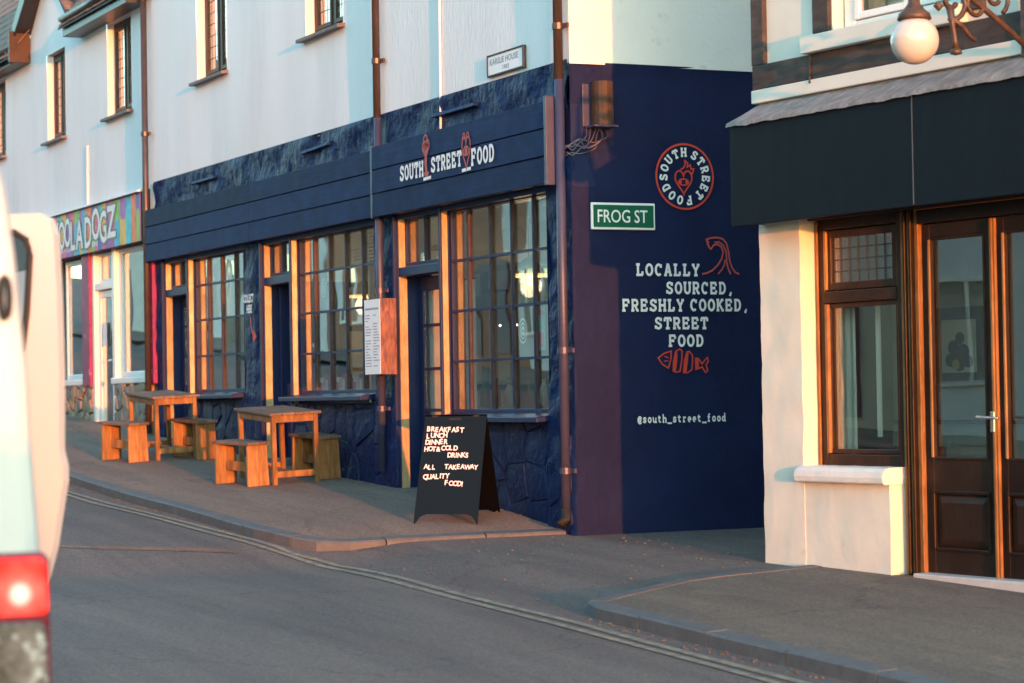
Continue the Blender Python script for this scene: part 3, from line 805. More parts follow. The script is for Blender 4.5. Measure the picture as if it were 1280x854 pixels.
# the middle door stands open inwards, showing its solid lower half
d = obj("door", MB().box(-7.30, -7.255, .16, .94, .49, 2.30), m_navy_joinery, cafe, bevel=.004)
mb = MB(); mb.box(-7.2, -6.55, .20, .24, .49, 1.27)
obj("half_door", mb, m_navy_joinery, cafe, bevel=.004)
for z in (.75, 1.0): obj("latch", MB().box(-6.95, -6.90, .17, .205, z, z+.05), m_chrome, cafe)

# interior of the cafe
ri = MB()
ri.box(-11.1, -.3, 4.0, 4.08, .0, 3.2)
obj("back_wall", ri, m_interior_brown, cafe)
obj("interior_floor", MB().box(-11.1, -.3, .30, 4.0, -.05, .24), m_interior_floor, cafe)
obj("interior_floor", MB().box(-11.1, -6.0, .30, 4.0, .241, .50), m_interior_floor, cafe)
obj("interior_ceiling", MB().box(-11.2, -.02, .305, 4.1, 3.05, 3.2), m_interior_cream, cafe)
obj("side_wall", MB().box(-.3, -.1, .36, 4.1, -.05, 3.04), m_interior_cream, cafe)
obj("side_wall", MB().box(-11.3, -11.12, .36, 4.1, 0, 3.04), m_lav, cafe)
# cream panelled partitions with navy framing, set square to the street
def partition(x, y0, y1, z0, z1, rails, posts, m=m_interior_cream):
    p = obj("partition", MB().box(x-.04, x, y0, y1, z0, z1), m, cafe)
    r = MB()
    for z in rails: r.box(x+.001, x+.03, y0, y1, z-.03, z+.03)
    for y in posts: r.box(x+.003, x+.034, y-.04, y+.04, z0, z1)
    if rails or posts: obj("partition_rail", r, m_navy_joinery, p)
    return p
partition(-5.3, .40, 1.35, .2, 2.9, [1.1,1.55,2.12,2.6], [.44,.9,1.31])
partition(-6.6, 1.5, 2.3, .2, 2.9, [1.2,2.12], [1.55,2.25])
partition(-8.7, .40, 1.9, .4, 2.9, [1.3,1.9,2.4], [.44,1.2,1.85])
partition(-8.2, 2.2, 3.3, .4, 2.9, [1.2,2.3], [2.25])
obj("dark_beam", MB().box(-9.0, -.4, 1.9, 2.02, 2.02, 2.16), m_interior_dark, cafe)
def tbox(name, loc, label, cat, parts, group=None):
    t = thing(name, loc, label, cat, group)
    for nm, mb_, mm in parts: obj(nm, mb_, mm, t, smooth=False, bevel=.003)
    return t
# extraction duct
def xtube(x0, x1, y, z, r, n=28):
    mb = MB(); mb.tube([(x0, y, z), (x1, y, z)], r, n); return mb
t = thing("extraction_duct", (-3.5,1.6,2.62), "large pale round metal duct under the ceiling behind the corner shop window", "duct")
m_steel2 = mat("grey_duct_end", (.22,.23,.23), .5, .06, 4, 0)
obj("duct_body", xtube(-7.8, -4.15, 1.45, 2.62, .23), m_steel, t, smooth=False)
obj("duct_end", xtube(-4.15, -4.12, 1.45, 2.62, .13), m_steel2, t)
obj("duct_body", xtube(-6.5, -3.55, 1.95, 2.60, .21), m_steel, t)
obj("duct_end", xtube(-3.55, -3.52, 1.95, 2.60, .12), m_steel2, t)
obj("hood_panel", MB().hexa([(-7.2,1.0,2.97),(-4.2,1.0,2.97),(-4.2,2.4,2.97),(-7.2,2.4,2.97),(-7,1.2,3.04),(-4.4,1.2,3.04),(-4.4,2.3,3.04),(-7,2.3,3.04)]), m_steel, t)
m_lampshade = mat("brown_lamp_shade", (.18,.10,.05), .5, .1, 5, 0)
m_glow = emit("lamp_glow", (1.0,.50,.16), .35)
m_spark = emit("small_bulb_glow", (1.0,.85,.65), 1.5)
def pendant(x, y, z, label):
    t = thing("pendant_lamp", (x,y,z), label, "lamp", "lit pendant lamps inside the cafe")
    obj("lamp_shade", MB().lathe([(.02,.16),(.05,.14),(.13,.06),(.165,.0),(.16,-.004)], (x,y,z)), m_lampshade, t, smooth=True)
    obj("lit_rim", MB().lathe([(.163,.001),(.168,-.028),(.12,-.022),(0.001,-.015)], (x,y,z)), m_glow, t, smooth=True)
    ld_ = bpy.data.lights.new("lamp_light", 'POINT'); ld_.energy = 2.0; ld_.color = (1.0,.72,.45); ld_.shadow_soft_size = .1
    lo_ = bpy.data.objects.new("lamp_light", ld_); COL.objects.link(lo_); lo_.parent = t; lo_.location = (0,0,-.12)
    obj("flex", MB().tube([(x,y,z+.15),(x,y,3.04)], .006, 6), m_black, t)
pendant(-3.40, 1.25, 2.24, "lit pendant lamp with a brown shade behind the upper panes nearest the corner")
pendant(-10.2, 1.7, 2.3, "lit pendant lamp with a brown shade at the far left end of the cafe")
pendant(-7.33, 1.15, 2.22, "lit pendant lamp with a brown shade seen just above the white menu box")
for i, (x, y, z) in enumerate(((-5.2,.9,2.45),(-5.0,.8,2.47),(-4.2,1.6,2.78),(-6.1,2.2,1.85),(-5.9,2.3,1.85))):
    b = obj("ceiling_spot", MB().lathe([(.001,-.016),(.011,-.012),(.012,.0),(.001,.006)], (x,y,z), 10), m_spark, label="small bright bulb glowing inside the cafe behind the corner window", cat="bulb", group="small bright bulbs inside the cafe", smooth=True)
# round dish decals hung inside the glass
def rings(name, c, r, label, parent=None):
    t = thing(name, c, label, "sticker")
    for k, (ra, rb_) in enumerate(((1.0,.86),(.66,.54),(.36,.18))):
        mb = MB(); n = 26
        vs = [(c[0]+r*q*math.cos(2*math.pi*i/n), c[1], c[2]+1.25*r*q*math.sin(2*math.pi*i/n)) for q in (ra, rb_) for i in range(n)]
        mb.add(vs, [(i, (i+1) % n, n+(i+1) % n, n+i) for i in range(n)])
        obj("ring", mb, m_paper, t)
rings("window_sticker", (-1.20,.125,1.64), .085, "pale round ringed sticker on the corner shop window")
rings("window_sticker", (-5.86,.125,2.22), .075, "pale round ringed sticker on the middle shop window")
# poster at right of corner window
m_teal = mat("teal_print", (.20,.48,.46), .6, .15, 20, 0); m_pink = mat("pink_print", (.62,.12,.22), .6, .2, 20, 0)
t = thing("window_poster", (-.75,.13,1.5), "small pink and teal poster inside the corner window", "poster")
obj("sheet", MB().box(-.97,-.79,.132,.136,1.47,1.84), m_teal, t)
obj("picture", MB().box(-.95,-.81,.129,.1315,1.50,1.62), m_pink, t); obj("picture", MB().box(-.95,-.81,.129,.1315,1.76,1.80), m_pink, t)
# clock
t = thing("wall_clock", (-4.86,.75,1.62), "round teal wall clock inside the cafe beyond the corner window", "clock")
obj("rim", MB().tube([(-5.24,.72+.13*math.cos(a*math.pi/8),1.68+.13*math.sin(a*math.pi/8)) for a in range(16)], .018, 6, True), m_teal, t)
obj("dial", MB().disc((-5.238,.72,1.68), .12, 'x'), m_paper, t)
# counters and goods on it in the middle window
obj("counter", MB().box(-7.2,-5.35,.40,.72,.5,1.14), m_interior_dark, None, bevel=.01, label="dark display counter behind the middle shop window", cat="counter")
obj("counter", MB().box(-3.9,-.6,.6,1.1,.25,1.0), m_interior_dark, None, bevel=.01, label="dark counter behind the corner shop window", cat="counter")
m_tinred = mat("red_tin", (.45,.05,.05), .4, .2, 9, 0)
for i in range(9):
    x = -6.95+.16*i; z = 1.142
    t = thing("food_packet", (x,.48,z), "red and white packet standing on the counter behind the middle shop window", "packet", "packets along the counter in the middle window")
    hh = .15+.03*(i*7 % 3)
    obj("packet_body", MB().box(x-.045,x+.045,.44,.52,z,z+hh), m_tinred if i % 3 != 1 else m_paper, t, bevel=.006)
    obj("packet_label", MB().box(x-.03,x+.03,.437,.4395,z+.04,z+hh-.05), m_paper if i % 3 != 1 else m_tinred, t)
m_btl = [mat("green_bottle_glass",(.03,.12,.06),.15,.1,5,0), mat("amber_bottle_glass",(.25,.09,.02),.15,.1,5,0), mat("clear_jar",(.5,.5,.46),.2,.1,5,0)]
for i in range(8):
    x = -3.6+.24*i+.05*(i % 3); zc = 1.001
    t = thing("bottle", (x,.85,zc), "small bottle standing on the counter inside the corner window", "bottle", "bottles on the counter in the corner window")
    rr = .03+.01*(i % 3); obj("bottle_body", MB().lathe([(.001,0),(rr,.002),(rr,.15),(rr*.4,.20),(rr*.35,.25),(.001,.251)], (x,.85,zc), 12), m_btl[i % 3], t, smooth=True); obj("cap", MB().lathe([(rr*.4,.245),(rr*.4,.262),(.001,.263)], (x,.85,zc), 10), m_black, t)
t = thing("chalk_menu", (-5.2,.5,1.9), "dark chalk menu board on the cream partition inside the cafe", "menu board")
obj("board", MB().box(-5.296,-5.28,.50,.86,1.75,2.25), m_interior_dark, t); obj("board_frame", MB().box(-5.297,-5.275,.48,.498,1.73,2.27).box(-5.297,-5.275,.862,.88,1.73,2.27), m_barwood, t)
t = thing("cardboard_box", (-6.1,.95,1.12), "brown cardboard box on the counter beside the tall lit post", "box")
obj("carton", MB().box(-7.2,-6.98,.56,.70,1.142,1.44), mat("cardboard",(.34,.22,.13),.8,.15,6,0), t, bevel=.006)
obj("flap", MB().box(-7.205,-6.975,.555,.705,1.44,1.45), MATS["cardboard"], t)
t = thing("white_canister", (-4.75,.6,1.12), "white lidded canister at the right end of the counter display", "canister")
obj("can", MB().lathe([(.001,0),(.07,0),(.075,.02),(.075,.24),(.05,.27)], (-5.45,.6,1.142)), m_paper, t, smooth=True); obj("lid", MB().lathe([(.055,.268),(.05,.30),(.001,.31)], (-5.45,.6,1.142)), m_black, t)
t = thing("slatted_blind", (-5.3,.3,2.5), "small white louvred shutter hanging inside the middle window", "shutter")
for k in range(9): obj("slat", MB().hexa([(-5.75,.30,2.42+.035*k),(-4.75,.30,2.42+.035*k),(-4.75,.33,2.43+.035*k),(-5.75,.33,2.43+.035*k),(-5.75,.30,2.427+.035*k),(-4.75,.30,2.427+.035*k),(-4.75,.33,2.437+.035*k),(-5.75,.33,2.437+.035*k)]), m_paper, t)
# vertical blind strips behind the doors
def wavy(mb, x0, x1, y, z0, z1, amp=.02, waves=6, n=48, axis='x'):
    vs = []
    for i in range(n+1):
        u = x0+(x1-x0)*i/n; d = amp*math.sin(i/n*waves*2*math.pi)
        for z in (z0, z1): vs.append((u, y+d, z) if axis == 'x' else (y+d, u, z))
    return mb.add(vs, [(2*i, 2*i+2, 2*i+3, 2*i+1) for i in range(n)])
t = thing("door_curtain", (-4.0,.5,1.2), "cream pleated curtain hanging inside the corner cafe door", "curtain")
obj("cloth", wavy(MB(), -3.62, -2.5, .285, .35, 2.14, .02, 7), m_interior_cream, t, smooth=True)
obj("rail", MB().box(-3.6,-2.5,.275,.30,2.14,2.16), m_navy_joinery, t)
t = thing("door_curtain", (-11,.5,1.2), "pale teal curtain hanging inside the leftmost navy door", "curtain")
obj("cloth", wavy(MB(), -10.8, -9.9, .36, .7, 2.3, .02, 4), mat("teal_cloth",(.16,.27,.30),.8,.1,5,0), t, smooth=True)
obj("rail", MB().box(-10.8,-9.9,.35,.37,2.3,2.32), m_black, t)
t = thing("window_blind", (-9.4,.5,1.2), "pale grey blind strips hanging behind the leftmost cafe window", "blind")
for k in range(9): obj("blind_strip", MB().hexa([(-9.9+.2*k,.30,1.25),(-9.75+.2*k,.34,1.25),(-9.75+.2*k,.344,1.25),(-9.9+.2*k,.304,1.25),(-9.9+.2*k,.30,2.7),(-9.75+.2*k,.34,2.7),(-9.75+.2*k,.344,2.7),(-9.9+.2*k,.304,2.7)]), mat("grey_blind",(.36,.36,.36),.8,.05,5,0), t)

# upper windows (bay of two casements with leaded lights)
def upper_window(b, x0, x1, z0, z1, y=.10, open_r=False):
    f = MB(); frame_box(f, x0, x1, z0, z1, y, y+.06, .055)
    xm = x0+(x1-x0)*.52
    f.box(xm-.04, xm+.04, y+.002, y+.058, z0+.055, z1-.055)
    w = obj("window", f, m_brownframe, b, bevel=.005)
    for (a, c) in ((x0+.055, xm-.04), (xm+.04, x1-.055)):
        cm = MB(); frame_box(cm, a+.004, c-.004, z0+.06, z1-.06, y-.012, y+.035, .045)
        obj("casement", cm, m_brownframe, w, bevel=.004)
        ga, gc, g0, g1 = a+.05, c-.05, z0+.105, z1-.105
        obj("pane", MB().box(ga, gc, y+.010, y+.014, g0, g1), m_glass, w)
        ld = MB()
        for k in range(1, 3): x = ga+(gc-ga)*k/3; ld.box(x-.003, x+.003, y+.006, y+.009, g0, g1)
        for k in range(1, 8): z = g0+(g1-g0)*k/8; ld.box(ga, gc, y+.005, y+.008, z-.003, z+.003)
        obj("leading", ld, m_interior_dark, w)
    cu2 = wavy(MB(), x0+.03, x0+(x1-x0)*.42, .24, z0, z1, .02, 3, 24)
    wavy(cu2, x0+(x1-x0)*.8, x1-.03, .24, z0, z1, .02, 2, 16)
    obj("curtain", cu2, m_curtain, w, smooth=True)
    s = MB(); s.hexa([(x0-.07,-.085,z0-.055),(x1+.05,-.085,z0-.055),(x1+.05,.09,z0-.04),(x0-.07,.09,z0-.04),(x0-.07,-.085,z0-.02),(x1+.05,-.085,z0-.02),(x1+.05,.09,z0+.004),(x0-.07,.09,z0+.004)])
    obj("sill", s, mat("grey_brown_sill",(.16,.13,.12),.7,.2,9,.3), w, bevel=.004)
for hx in upw: upper_window(cafe, *hx)
obj("upper_room", MB().add([(-11.3,2.5,3.8),(-.1,2.5,3.8),(-.1,2.5,8.9),(-11.3,2.5,8.9)], [(0,1,2,3)]), m_lav, cafe)
obj("upper_floor", MB().box(-11.3, -.05, .25, 2.5, 3.55, 3.7), m_interior_dark, cafe)

# downpipes
def pipe(x, z0, z1, z_split, name="downpipe", r=.036, y=-.065, parent=cafe, brackets=()):
    if z_split:
        up = obj(name, MB().tube([(x,y,z_split),(x,y,z1)], r, 12), m_pipe_dark, parent, smooth=True)
        obj("painted_pipe_length", MB().tube([(x,y,z0),(x+.01,y,z_split-.002)], r, 12), m_pipe_navy, up, smooth=True)
    else:
        up = obj(name, MB().tube([(x,y,z0),(x,y,z1)], r, 12), m_pipe_dark, parent, smooth=True)
    for z in brackets:
        mb = MB(); mb.tube([(x,y,z-.025),(x,y,z+.025)], r+.009, 12); mb.box(x, x+.11, y+.025, y+.045, z-.018, z+.018)
        obj("bracket", mb, m_pipe_dark if z > 3.7 else m_pipe_navy, up, smooth=False)
    return up
pipe(-3.885, .42, ZT, 3.72, brackets=(4.25, 1.0, 2.1))
pipe(-.065, .17, ZT, 3.60, brackets=(4.02, 1.45, .50), r=.038)
obj("drain_shoe", MB().tube([(-.065,-.065,.20),(-.065,-.07,.12),(-.06,-.12,.07)], .042, 12), m_rubber, cafe, smooth=True)
obj("conduit", MB().tube([(-2.5,-.025,3.40),(-2.5,-.02,3.73),(-2.5,-.015,5.0)], .012, 8), m_white, cafe, smooth=True)
# loose wall cables by the corner
t = thing("loose_cables", (-.02,-.03,2.9), "tangle of thin painted cables at the corner below the rusty box", "cable")
rnd = random.Random(5)
for k in range(7):
    u = rnd.uniform; y0 = u(.11, .29); z1 = 3.03+u(-.05, .05); ph = u(0, 6); sg = u(.02, .10)
    ctl = [(.06,y0,3.205),(.055+u(0,.02),y0+u(-.04,.03),3.16-sg*.4),(.05,y0*.7+u(-.03,.04),3.14-sg),(.035,.05+u(-.02,.03),z1+.03+u(-.04,.03)),(.012,.01,z1+u(-.02,.02)),(-.012,-.032,z1+u(-.02,.02)),(-.05,-.045,z1-.05*u(.3,1)),(-.085,-.05,z1-.14),(-.09+.012*math.sin(ph),-.045,z1-.30),(-.085+.012*math.cos(ph),-.045,z1-.5)]
    pts = []
    for i_ in range(len(ctl)-1):
        for q in range(4):
            t1 = q/4; p0, p1, p2, p3 = [Vector(ctl[max(0, min(len(ctl)-1, i_+o_))]) for o_ in (-1, 0, 1, 2)]
            pts.append(.5*((2*p1)+(p2-p0)*t1+(2*p0-5*p1+4*p2-p3)*t1*t1+(3*p1-p0-3*p2+p3)*t1**3))
    obj("cable", MB().tube(pts, .0045, 5), m_pipe_navy, t)
for (dx, r2) in ((-.02,.006),(.012,.005),(.025,.005)):
    pts = [(-.10+dx+.02*math.sin(i*.9+dx*90), -.045, 2.9-.24*i) for i in range(12)]
    obj("cable", MB().tube(pts, r2, 5), m_pipe_navy, t)
# rusty junction box on the gable
t = thing("junction_box", (.05,.25,3.22), "rusty brown metal box fixed high on the navy corner", "electrical box")
obj("backplate", MB().box(.0, .022, .10, .30, 3.22, 3.56), m_pipe_navy, t, bevel=.004)
mb = MB(); mb.tube([(.10,.235,3.225),(.10,.235,3.57)], .088, 16)
obj("cylinder_cover", mb, mat("rust_brown",(.040,.020,.009),.6,.35,8,.4,40,stain=(.025,.015,.01),stain_scale=6), t, smooth=False)
obj("tray", MB().box(.01,.19,.12,.33,3.205,3.222), m_pipe_navy, t, bevel=.003)

# roof of cafe (out of frame above, casts and reflects)
mb = MB(); mb.hexa([(-11.4,-.35,ZT-.1),(.15,-.35,ZT-.1),(.15,4,ZT+3),(-11.4,4,ZT+3),(-11.4,-.35,ZT),(.15,-.35,ZT),(.15,4,ZT+3.1),(-11.4,4,ZT+3.1)])
obj("roof", mb, m_tile, cafe)
obj("rear_wall", MB().box(-11.4,-.02,7.9,8.0,-.2,ZT), m_white, cafe)

# ---------------- sign boards of the cafe: planks
def signboard(x0, x1, y, label, z0, z1, n, seams=(), endcap=True):
    t = thing("shop_signboard", ((x0+x1)/2, y, z0), label, "shop sign")
    obj("backing_box", MB().box(x0+.02, x1-.02, y+.022, -.02, z0+.012, z1-.012), m_navy_joinery, t)
    hgt = (z1-z0)/n; rnd = random.Random(int(x0*10))
    for k in range(n):
        cuts = [x0]+list(seams)+[x1-.045]
        for a, b in zip(cuts, cuts[1:]):
            dy = rnd.uniform(-.003, .003)
            # planks lean out a little at the foot, like lapped boards
            za, zb_ = z0+hgt*k+.004, z0+hgt*(k+1)-.004
            mb = MB().hexa([(a+.002,y-.006+dy,za),(b-.002,y-.006+dy,za),(b-.002,y+.02,za),(a+.002,y+.02,za),(a+.002,y+.003+dy,zb_),(b-.002,y+.003+dy,zb_),(b-.002,y+.02,zb_),(a+.002,y+.02,zb_)])
            obj("plank", mb, m_navy_wood, t, bevel=.003)
    if endcap: obj("end_batten", MB().box(x1-.043, x1+.002, y-.018, -.015, z0-.012, z1+.03), m_pipe_navy, t, bevel=.003)
    return t
sign_l = signboard(-11.22, -3.86, -.12, "long blank navy planked board over the left shop windows", 2.785, 3.42, 3, seams=(-7.42,))
sign_r = signboard(-3.83, -.10, -.15, "navy planked sign board reading SOUTH STREET FOOD over the corner window", 2.775, 3.44, 3)
# lettering on it
y_ = -.158
def seg_text(mb, text, x0, x1, z, s, y):
    n = len(text); adv = .86
    wtot = (n-1)*adv+.74; k = (x1-x0)/(wtot*s)
    pl = plane_fac(x0, z, s, y)
    slab_text(mb, text, lambda u, v, l: pl(u*k, v, l), adv, .21)
for wd, a, b, z, c in (("SOUTH", -3.13, -2.59, 3.055, .135), ("STREET", -2.42, -1.76, 3.07, .13), ("FOOD", -1.56, -1.10, 3.05, .14)):
    mb = MB(); seg_text(mb, wd, a, b, z, c, y_); obj("lettering", mb, m_dirt, sign_r)
for a, b in ((-2.59,-2.42),(-1.755,-1.57)): obj("underscore", MB().add([(a,y_-.0016,3.012),(b,y_-.0016,3.017),(b,y_-.0016,3.045),(a,y_-.0016,3.04)], [(0,1,2,3)]), m_dirt, sign_r)
def heart(cx, cz, w, hh): # outline of a tall heart
    pts = []
    for i in range(33):
        a = 2*math.pi*i/32
        x = 16*math.sin(a)**3/16; z = (13*math.cos(a)-5*math.cos(2*a)-2*math.cos(3*a)-math.cos(4*a))/14
        pts.append((cx+x*w/2, cz+z*hh/2))
    return pts
mb = MB(); P_ = lambda u, v, l: (u, y_-.002-.0003*l, v)
ribbon(mb, heart(-1.66, 3.19, .17, .27), .018, P_, 0)
ribbon(mb, arc(-1.66,3.18,.055,.045,0,180,8), .018, P_, 1); ribbon(mb, arc(-1.66,3.18,.055,.03,180,360,8), .018, P_, 2)
mb.add([P_(-1.66+.03*math.cos(a*math.pi/6), 3.185+.028*math.sin(a*math.pi/6), 3) for a in range(12)], [tuple(range(12))])
for (a, b) in ((-1.70,3.27),(-1.62,3.27)): ribbon(mb, arc(a,b,.032,.07,0,180,6), .013, P_, 4)
obj("heart_emblem", mb, m_reddark, sign_r)
mb = MB()
ribbon(mb, [(-2.52,3.07),(-2.535,3.16),(-2.52,3.26),(-2.54,3.33)], .05, P_, 0)
for (a, b, r) in ((-2.53,3.36,.045),(-2.56,3.31,.04),(-2.49,3.32,.04),(-2.53,3.28,.045)): ribbon(mb, arc(a,b,r,r*1.2,0,360,10), .018, P_, 1+int(r*1000) % 3)
ribbon(mb, arc(-2.515,3.085,.04,.03,180,360,8), .03, P_, 5)
obj("fork_emblem", mb, m_reddark, sign_r)

# ---------------- lettering on the gable (painted straight on the wall -> parts of the building)
XG = .014
def gtext(text, y0, y1, z0, cap, parent=cafe, name="painted_lettering"):
    cap *= 1.1; z0 -= .004
    mb = MB(); n = len(text); adv = .90; w = (n-1)*adv+.72; k = (y1-y0)/(w*cap)
    pl = plane_gab(y0, z0, cap, XG)
    slab_text(mb, text, lambda u, v, l: pl(u*k, v, l), adv, .205)
    return obj(name, mb, m_dirt, parent)
gtext("LOCALLY", .555, 1.135, 2.045, .088)
gtext("SOURCED,", .825, 1.46, 1.900, .088)
gtext("FRESHLY", .425, .985, 1.760, .088)
gtext("COOKED,", 1.045, 1.60, 1.762, .088)
gtext("STREET", .715, 1.205, 1.617, .086)
gtext("FOOD", .842, 1.160, 1.476, .086)
gtext("@south_street_food", .545, 1.355, .868, .060)
# round emblem
mb = MB(); CY, CZ, RO = 1.018, 2.845, .262
Pg = lambda u, v, l: (XG+.0015+.0003*l, u, v)
ribbon(mb, arc(CY,CZ,RO,RO,0,360,56), .017, Pg, 0)
ribbon(mb, heart(CY-.012, CZ-.035, .155, .19), .013, Pg, 0)
eye = arc(CY-.012,CZ-.045,.046,.025,0,180,8)+arc(CY-.012,CZ-.045,.046,.025,180,360,8)[1:]
ribbon(mb, eye, .011, Pg, 1)
for s_ in (-1, 1): mb.add([Pg(CY-.012+s_*.03+.016*math.cos(a*math.pi/4), CZ-.045+.017*math.sin(a*math.pi/4), 2) for a in range(8)], [tuple(range(8))])
ribbon(mb, [(CY-.04,CZ+.055),(CY-.01,CZ+.07),(CY+.005,CZ+.10),(CY-.0,CZ+.135)], .012, Pg, 3)
ribbon(mb, [(CY+.0,CZ+.135),(CY+.03,CZ+.105),(CY+.02,CZ+.075),(CY+.05,CZ+.095),(CY+.06,CZ+.06),(CY+.085,CZ+.065),(CY+.07,CZ+.025),(CY+.045,CZ+.03)], .012, Pg, 4)
obj("round_emblem", mb, m_red, cafe)
def ringtext(word, a_start, a_end, up=True):
    n = len(word); mb = MB()
    for i, ch in enumerate(word):
        a = math.radians(a_start+(a_end-a_start)*(i/(n-1)))
        R = .196; cap = .070
        cy, cz = CY+R*math.cos(a), CZ+R*math.sin(a)
        pl = plane_gab(cy, cz, cap, XG, rot=a-math.pi/2, cx=.38, cy=.5)
        for k, p in enumerate(GL[ch]): ribbon(mb, p, .23, pl, k)
    obj("painted_lettering", mb, m_dirt, cafe)
ringtext("SOUTH", 183, 92); ringtext("STREET", 62, -48); ringtext("FOOD", -80, -152)
# wave drawing
mb = MB()
def gp(px, py): # drawing sheet: 80 x 60 units covering y 1.043..1.636, z 2.035..2.48 on the wall
    return (1.043+px/80*.593, 2.44-py/60*.44)
for k, (pl, th) in enumerate((
    ([(16,52),(22,51),(29,48),(36,42),(41,35),(43,28),(41,22),(36,19),(31,20),(28,24)], .014),
    ([(28,25),(25,22),(22,14),(28,12),(36,11.5),(43,13),(47.5,18),(50,28),(51,37),(54,45),(58,50),(63,52)], .014),
    ([(36,52),(41,47),(44,42),(45,36)], .012), ([(52,52),(49,46),(47,38),(47,28),(43,20),(38,16.5),(32,17)], .014),
    ([(22,14),(25,17),(23,19),(26,21)], .012))):
    ribbon(mb, [gp(*p) for p in pl], th, Pg, k)
obj("wave_drawing", mb, m_reddark, cafe)
# fish drawing
mb = MB()
def fp(px, py): return (.692+px/80*.585, 1.49-py/45*.285)
fish = [([(7,17),(15,11),(23.5,8.5),(23,18),(21,25),(19.5,30),(12,25),(7,17)], .011),
 ([(25.5,34),(26,22),(29,9),(34,6),(37,8),(36.5,20),(34,34),(30,35.5),(25.5,34)], .012),
 ([(38.5,36),(40,20),(43,10),(46,9),(50,14),(50,22),(49,32),(44,36),(38.5,36)], .012),
 ([(54,18),(57,18),(62,25),(66,20),(69,17),(70,22),(67,26),(69,34),(66,36),(62,29),(57,31),(54,32),(54,18)], .012),
 ([(15,15),(20,17)], .008), ([(14,21.5),(19,20.5)], .008)]
for k, (pl, th) in enumerate(fish): ribbon(mb, [fp(*p) for p in pl], th, Pg, k)
for k, q in enumerate(([(26,33),(26.5,22),(29,11),(31,9),(30.5,22),(28.5,34)], [(39,35),(40.5,20),(43,12),(45,11),(44,22),(42,35)], [(54,19),(57,19),(58,25),(57,31),(54,31)])):
    mb.add([Pg(*fp(*p), 7) for p in q], [tuple(range(len(q)))])
obj("fish_drawing", mb, m_red, cafe)
# pillar lettering COLLECT HERE and red arrow
mb = MB()
for wd, a, z in (("COLLECT", -7.82, 2.155), ("HERE", -7.73, 2.04)):
    vs, fs = font_mesh(wd, plane_fac(a, z, .085, -.05), .06, xscale=.62); obj("painted_lettering", MB().add(vs, fs), m_dirt, cafe)
mb = MB(); Pf = lambda u, v, l: (u, -.0520-.0003*l, v)
ribbon(mb, [(-7.60,1.99),(-7.595,1.90),(-7.56,1.83),(-7.49,1.79)], .025, Pf, 0)
mb.add([Pf(-7.53,1.86,1),Pf(-7.41,1.78,1),Pf(-7.53,1.72,1)], [(0,1,2)])
obj("painted_arrow", mb, m_red, cafe)

# ---------------- street sign FROG ST
t = thing("street_name_sign", (.03,.44,2.41), "green street sign reading FROG ST with white border on the navy corner", "street sign")
obj("border_plate", MB().box(.012,.034,.155,.730,2.405,2.620), m_paper, t, bevel=.008)
obj("green_panel", MB().box(.0345,.037,.172,.713,2.424,2.601), mat("sign_green",(.0,.10,.05),.4,.05,4,0), t)
for wd, yy in (("FROG", .200), ("ST", .535)):
    vs, fs = font_mesh(wd, lambda u, v, l: (.0385, yy+u*.083, 2.463+v*.103), .012)
    obj("lettering", MB().add(vs, fs), m_paper, t)
# house plaque
t = thing("house_name_plaque", (-1.1,-.02,3.8), "small white plaque reading KARSLIE HOUSE on the white wall above the sign", "plaque")
obj("plate", MB().box(-1.47,-.78,-.030,-.008,3.80,3.965), m_paper, t, bevel=.003)
fr = MB(); frame_box(fr, -1.48, -.77, 3.79, 3.975, -.038, -.008, .014); obj("border", fr, m_interior_dark, t)
vs, fs = font_mesh("KARSLIE HOUSE", lambda u, v, l: (-1.43+u*.056, -.0315, 3.885+v*.052), .02); vs2, fs2 = font_mesh("1903", lambda u, v, l: (-1.19+u*.05, -.0315, 3.825+v*.038), .01)
obj("lettering", MB().add(vs, fs).add(vs2, fs2), m_ink, t)
# menu box
t = thing("menu_box", (-3.7,-.15,1.31), "tall wooden box with a white printed menu, hung between the shop windows", "menu")
obj("case", MB().box(-3.90,-3.50,-.215,-.06,1.315,2.015), wood("weathered_red_wood",(.30,.13,.08),(.10,.06,.07),7,.6,(5,5,1.2),.4), t, bevel=.006)
sh = obj("menu_sheet", MB().box(-3.895,-3.512,-.220,-.2165,1.32,2.01), m_paper, t)
mb = MB(); rnd = random.Random(3)
for col_ in (0, 1):
    for k in range(19):
        if rnd.random() < .22: continue
        x = -3.87+.19*col_; z = 1.86-.026*k; w = rnd.uniform(.06, .15)
        mb.add([(x,-.2212,z),(x+w,-.2212,z),(x+w,-.2212,z+.008),(x,-.2212,z+.008)], [(0,1,2,3)])
mb.add([(-3.87,-.2212,1.915),(-3.55,-.2212,1.915),(-3.55,-.2212,1.933),(-3.87,-.2212,1.933)], [(0,1,2,3)])
obj("print", mb, m_ink, sh)

# ------------------------------------------------------------------ left neighbour shop
shop = thing("terraced_shop_building", (-15.5,0,.7), "white terraced shop with magenta pilasters and a multicoloured fascia left of the cafe", "building")
XL = -24.0
lw = [(-16.28,-15.30,4.765,6.00),(-13.22,-12.13,4.765,5.97),(-19.85,-18.72,4.83,6.0),(-22.9,-21.8,4.83,6.0)]
mb = MB(); wall_holes(mb, XL, -11.405, 3.70, 6.15, [(a,b,c,min(d,5.98)) for a,b,c,d in lw], .004, .22, .3, disp_white)
mb.add([(-17.25,.004,6.15),(-14.85,.004,6.15),(-16.17,.004,7.15),(-17.2,.004,6.37)], [(0,1,2,3)])
obj("upper_wall", mb, m_white, shop)
for hx in lw: upper_window(shop, hx[0], hx[1], hx[2], min(hx[3], 5.975))
obj("upper_room", MB().add([(-24,2.5,3.5),(-11.4,2.5,3.5),(-11.4,2.5,6.5),(-24,2.5,6.5)], [(0,1,2,3)]), m_lav, shop)
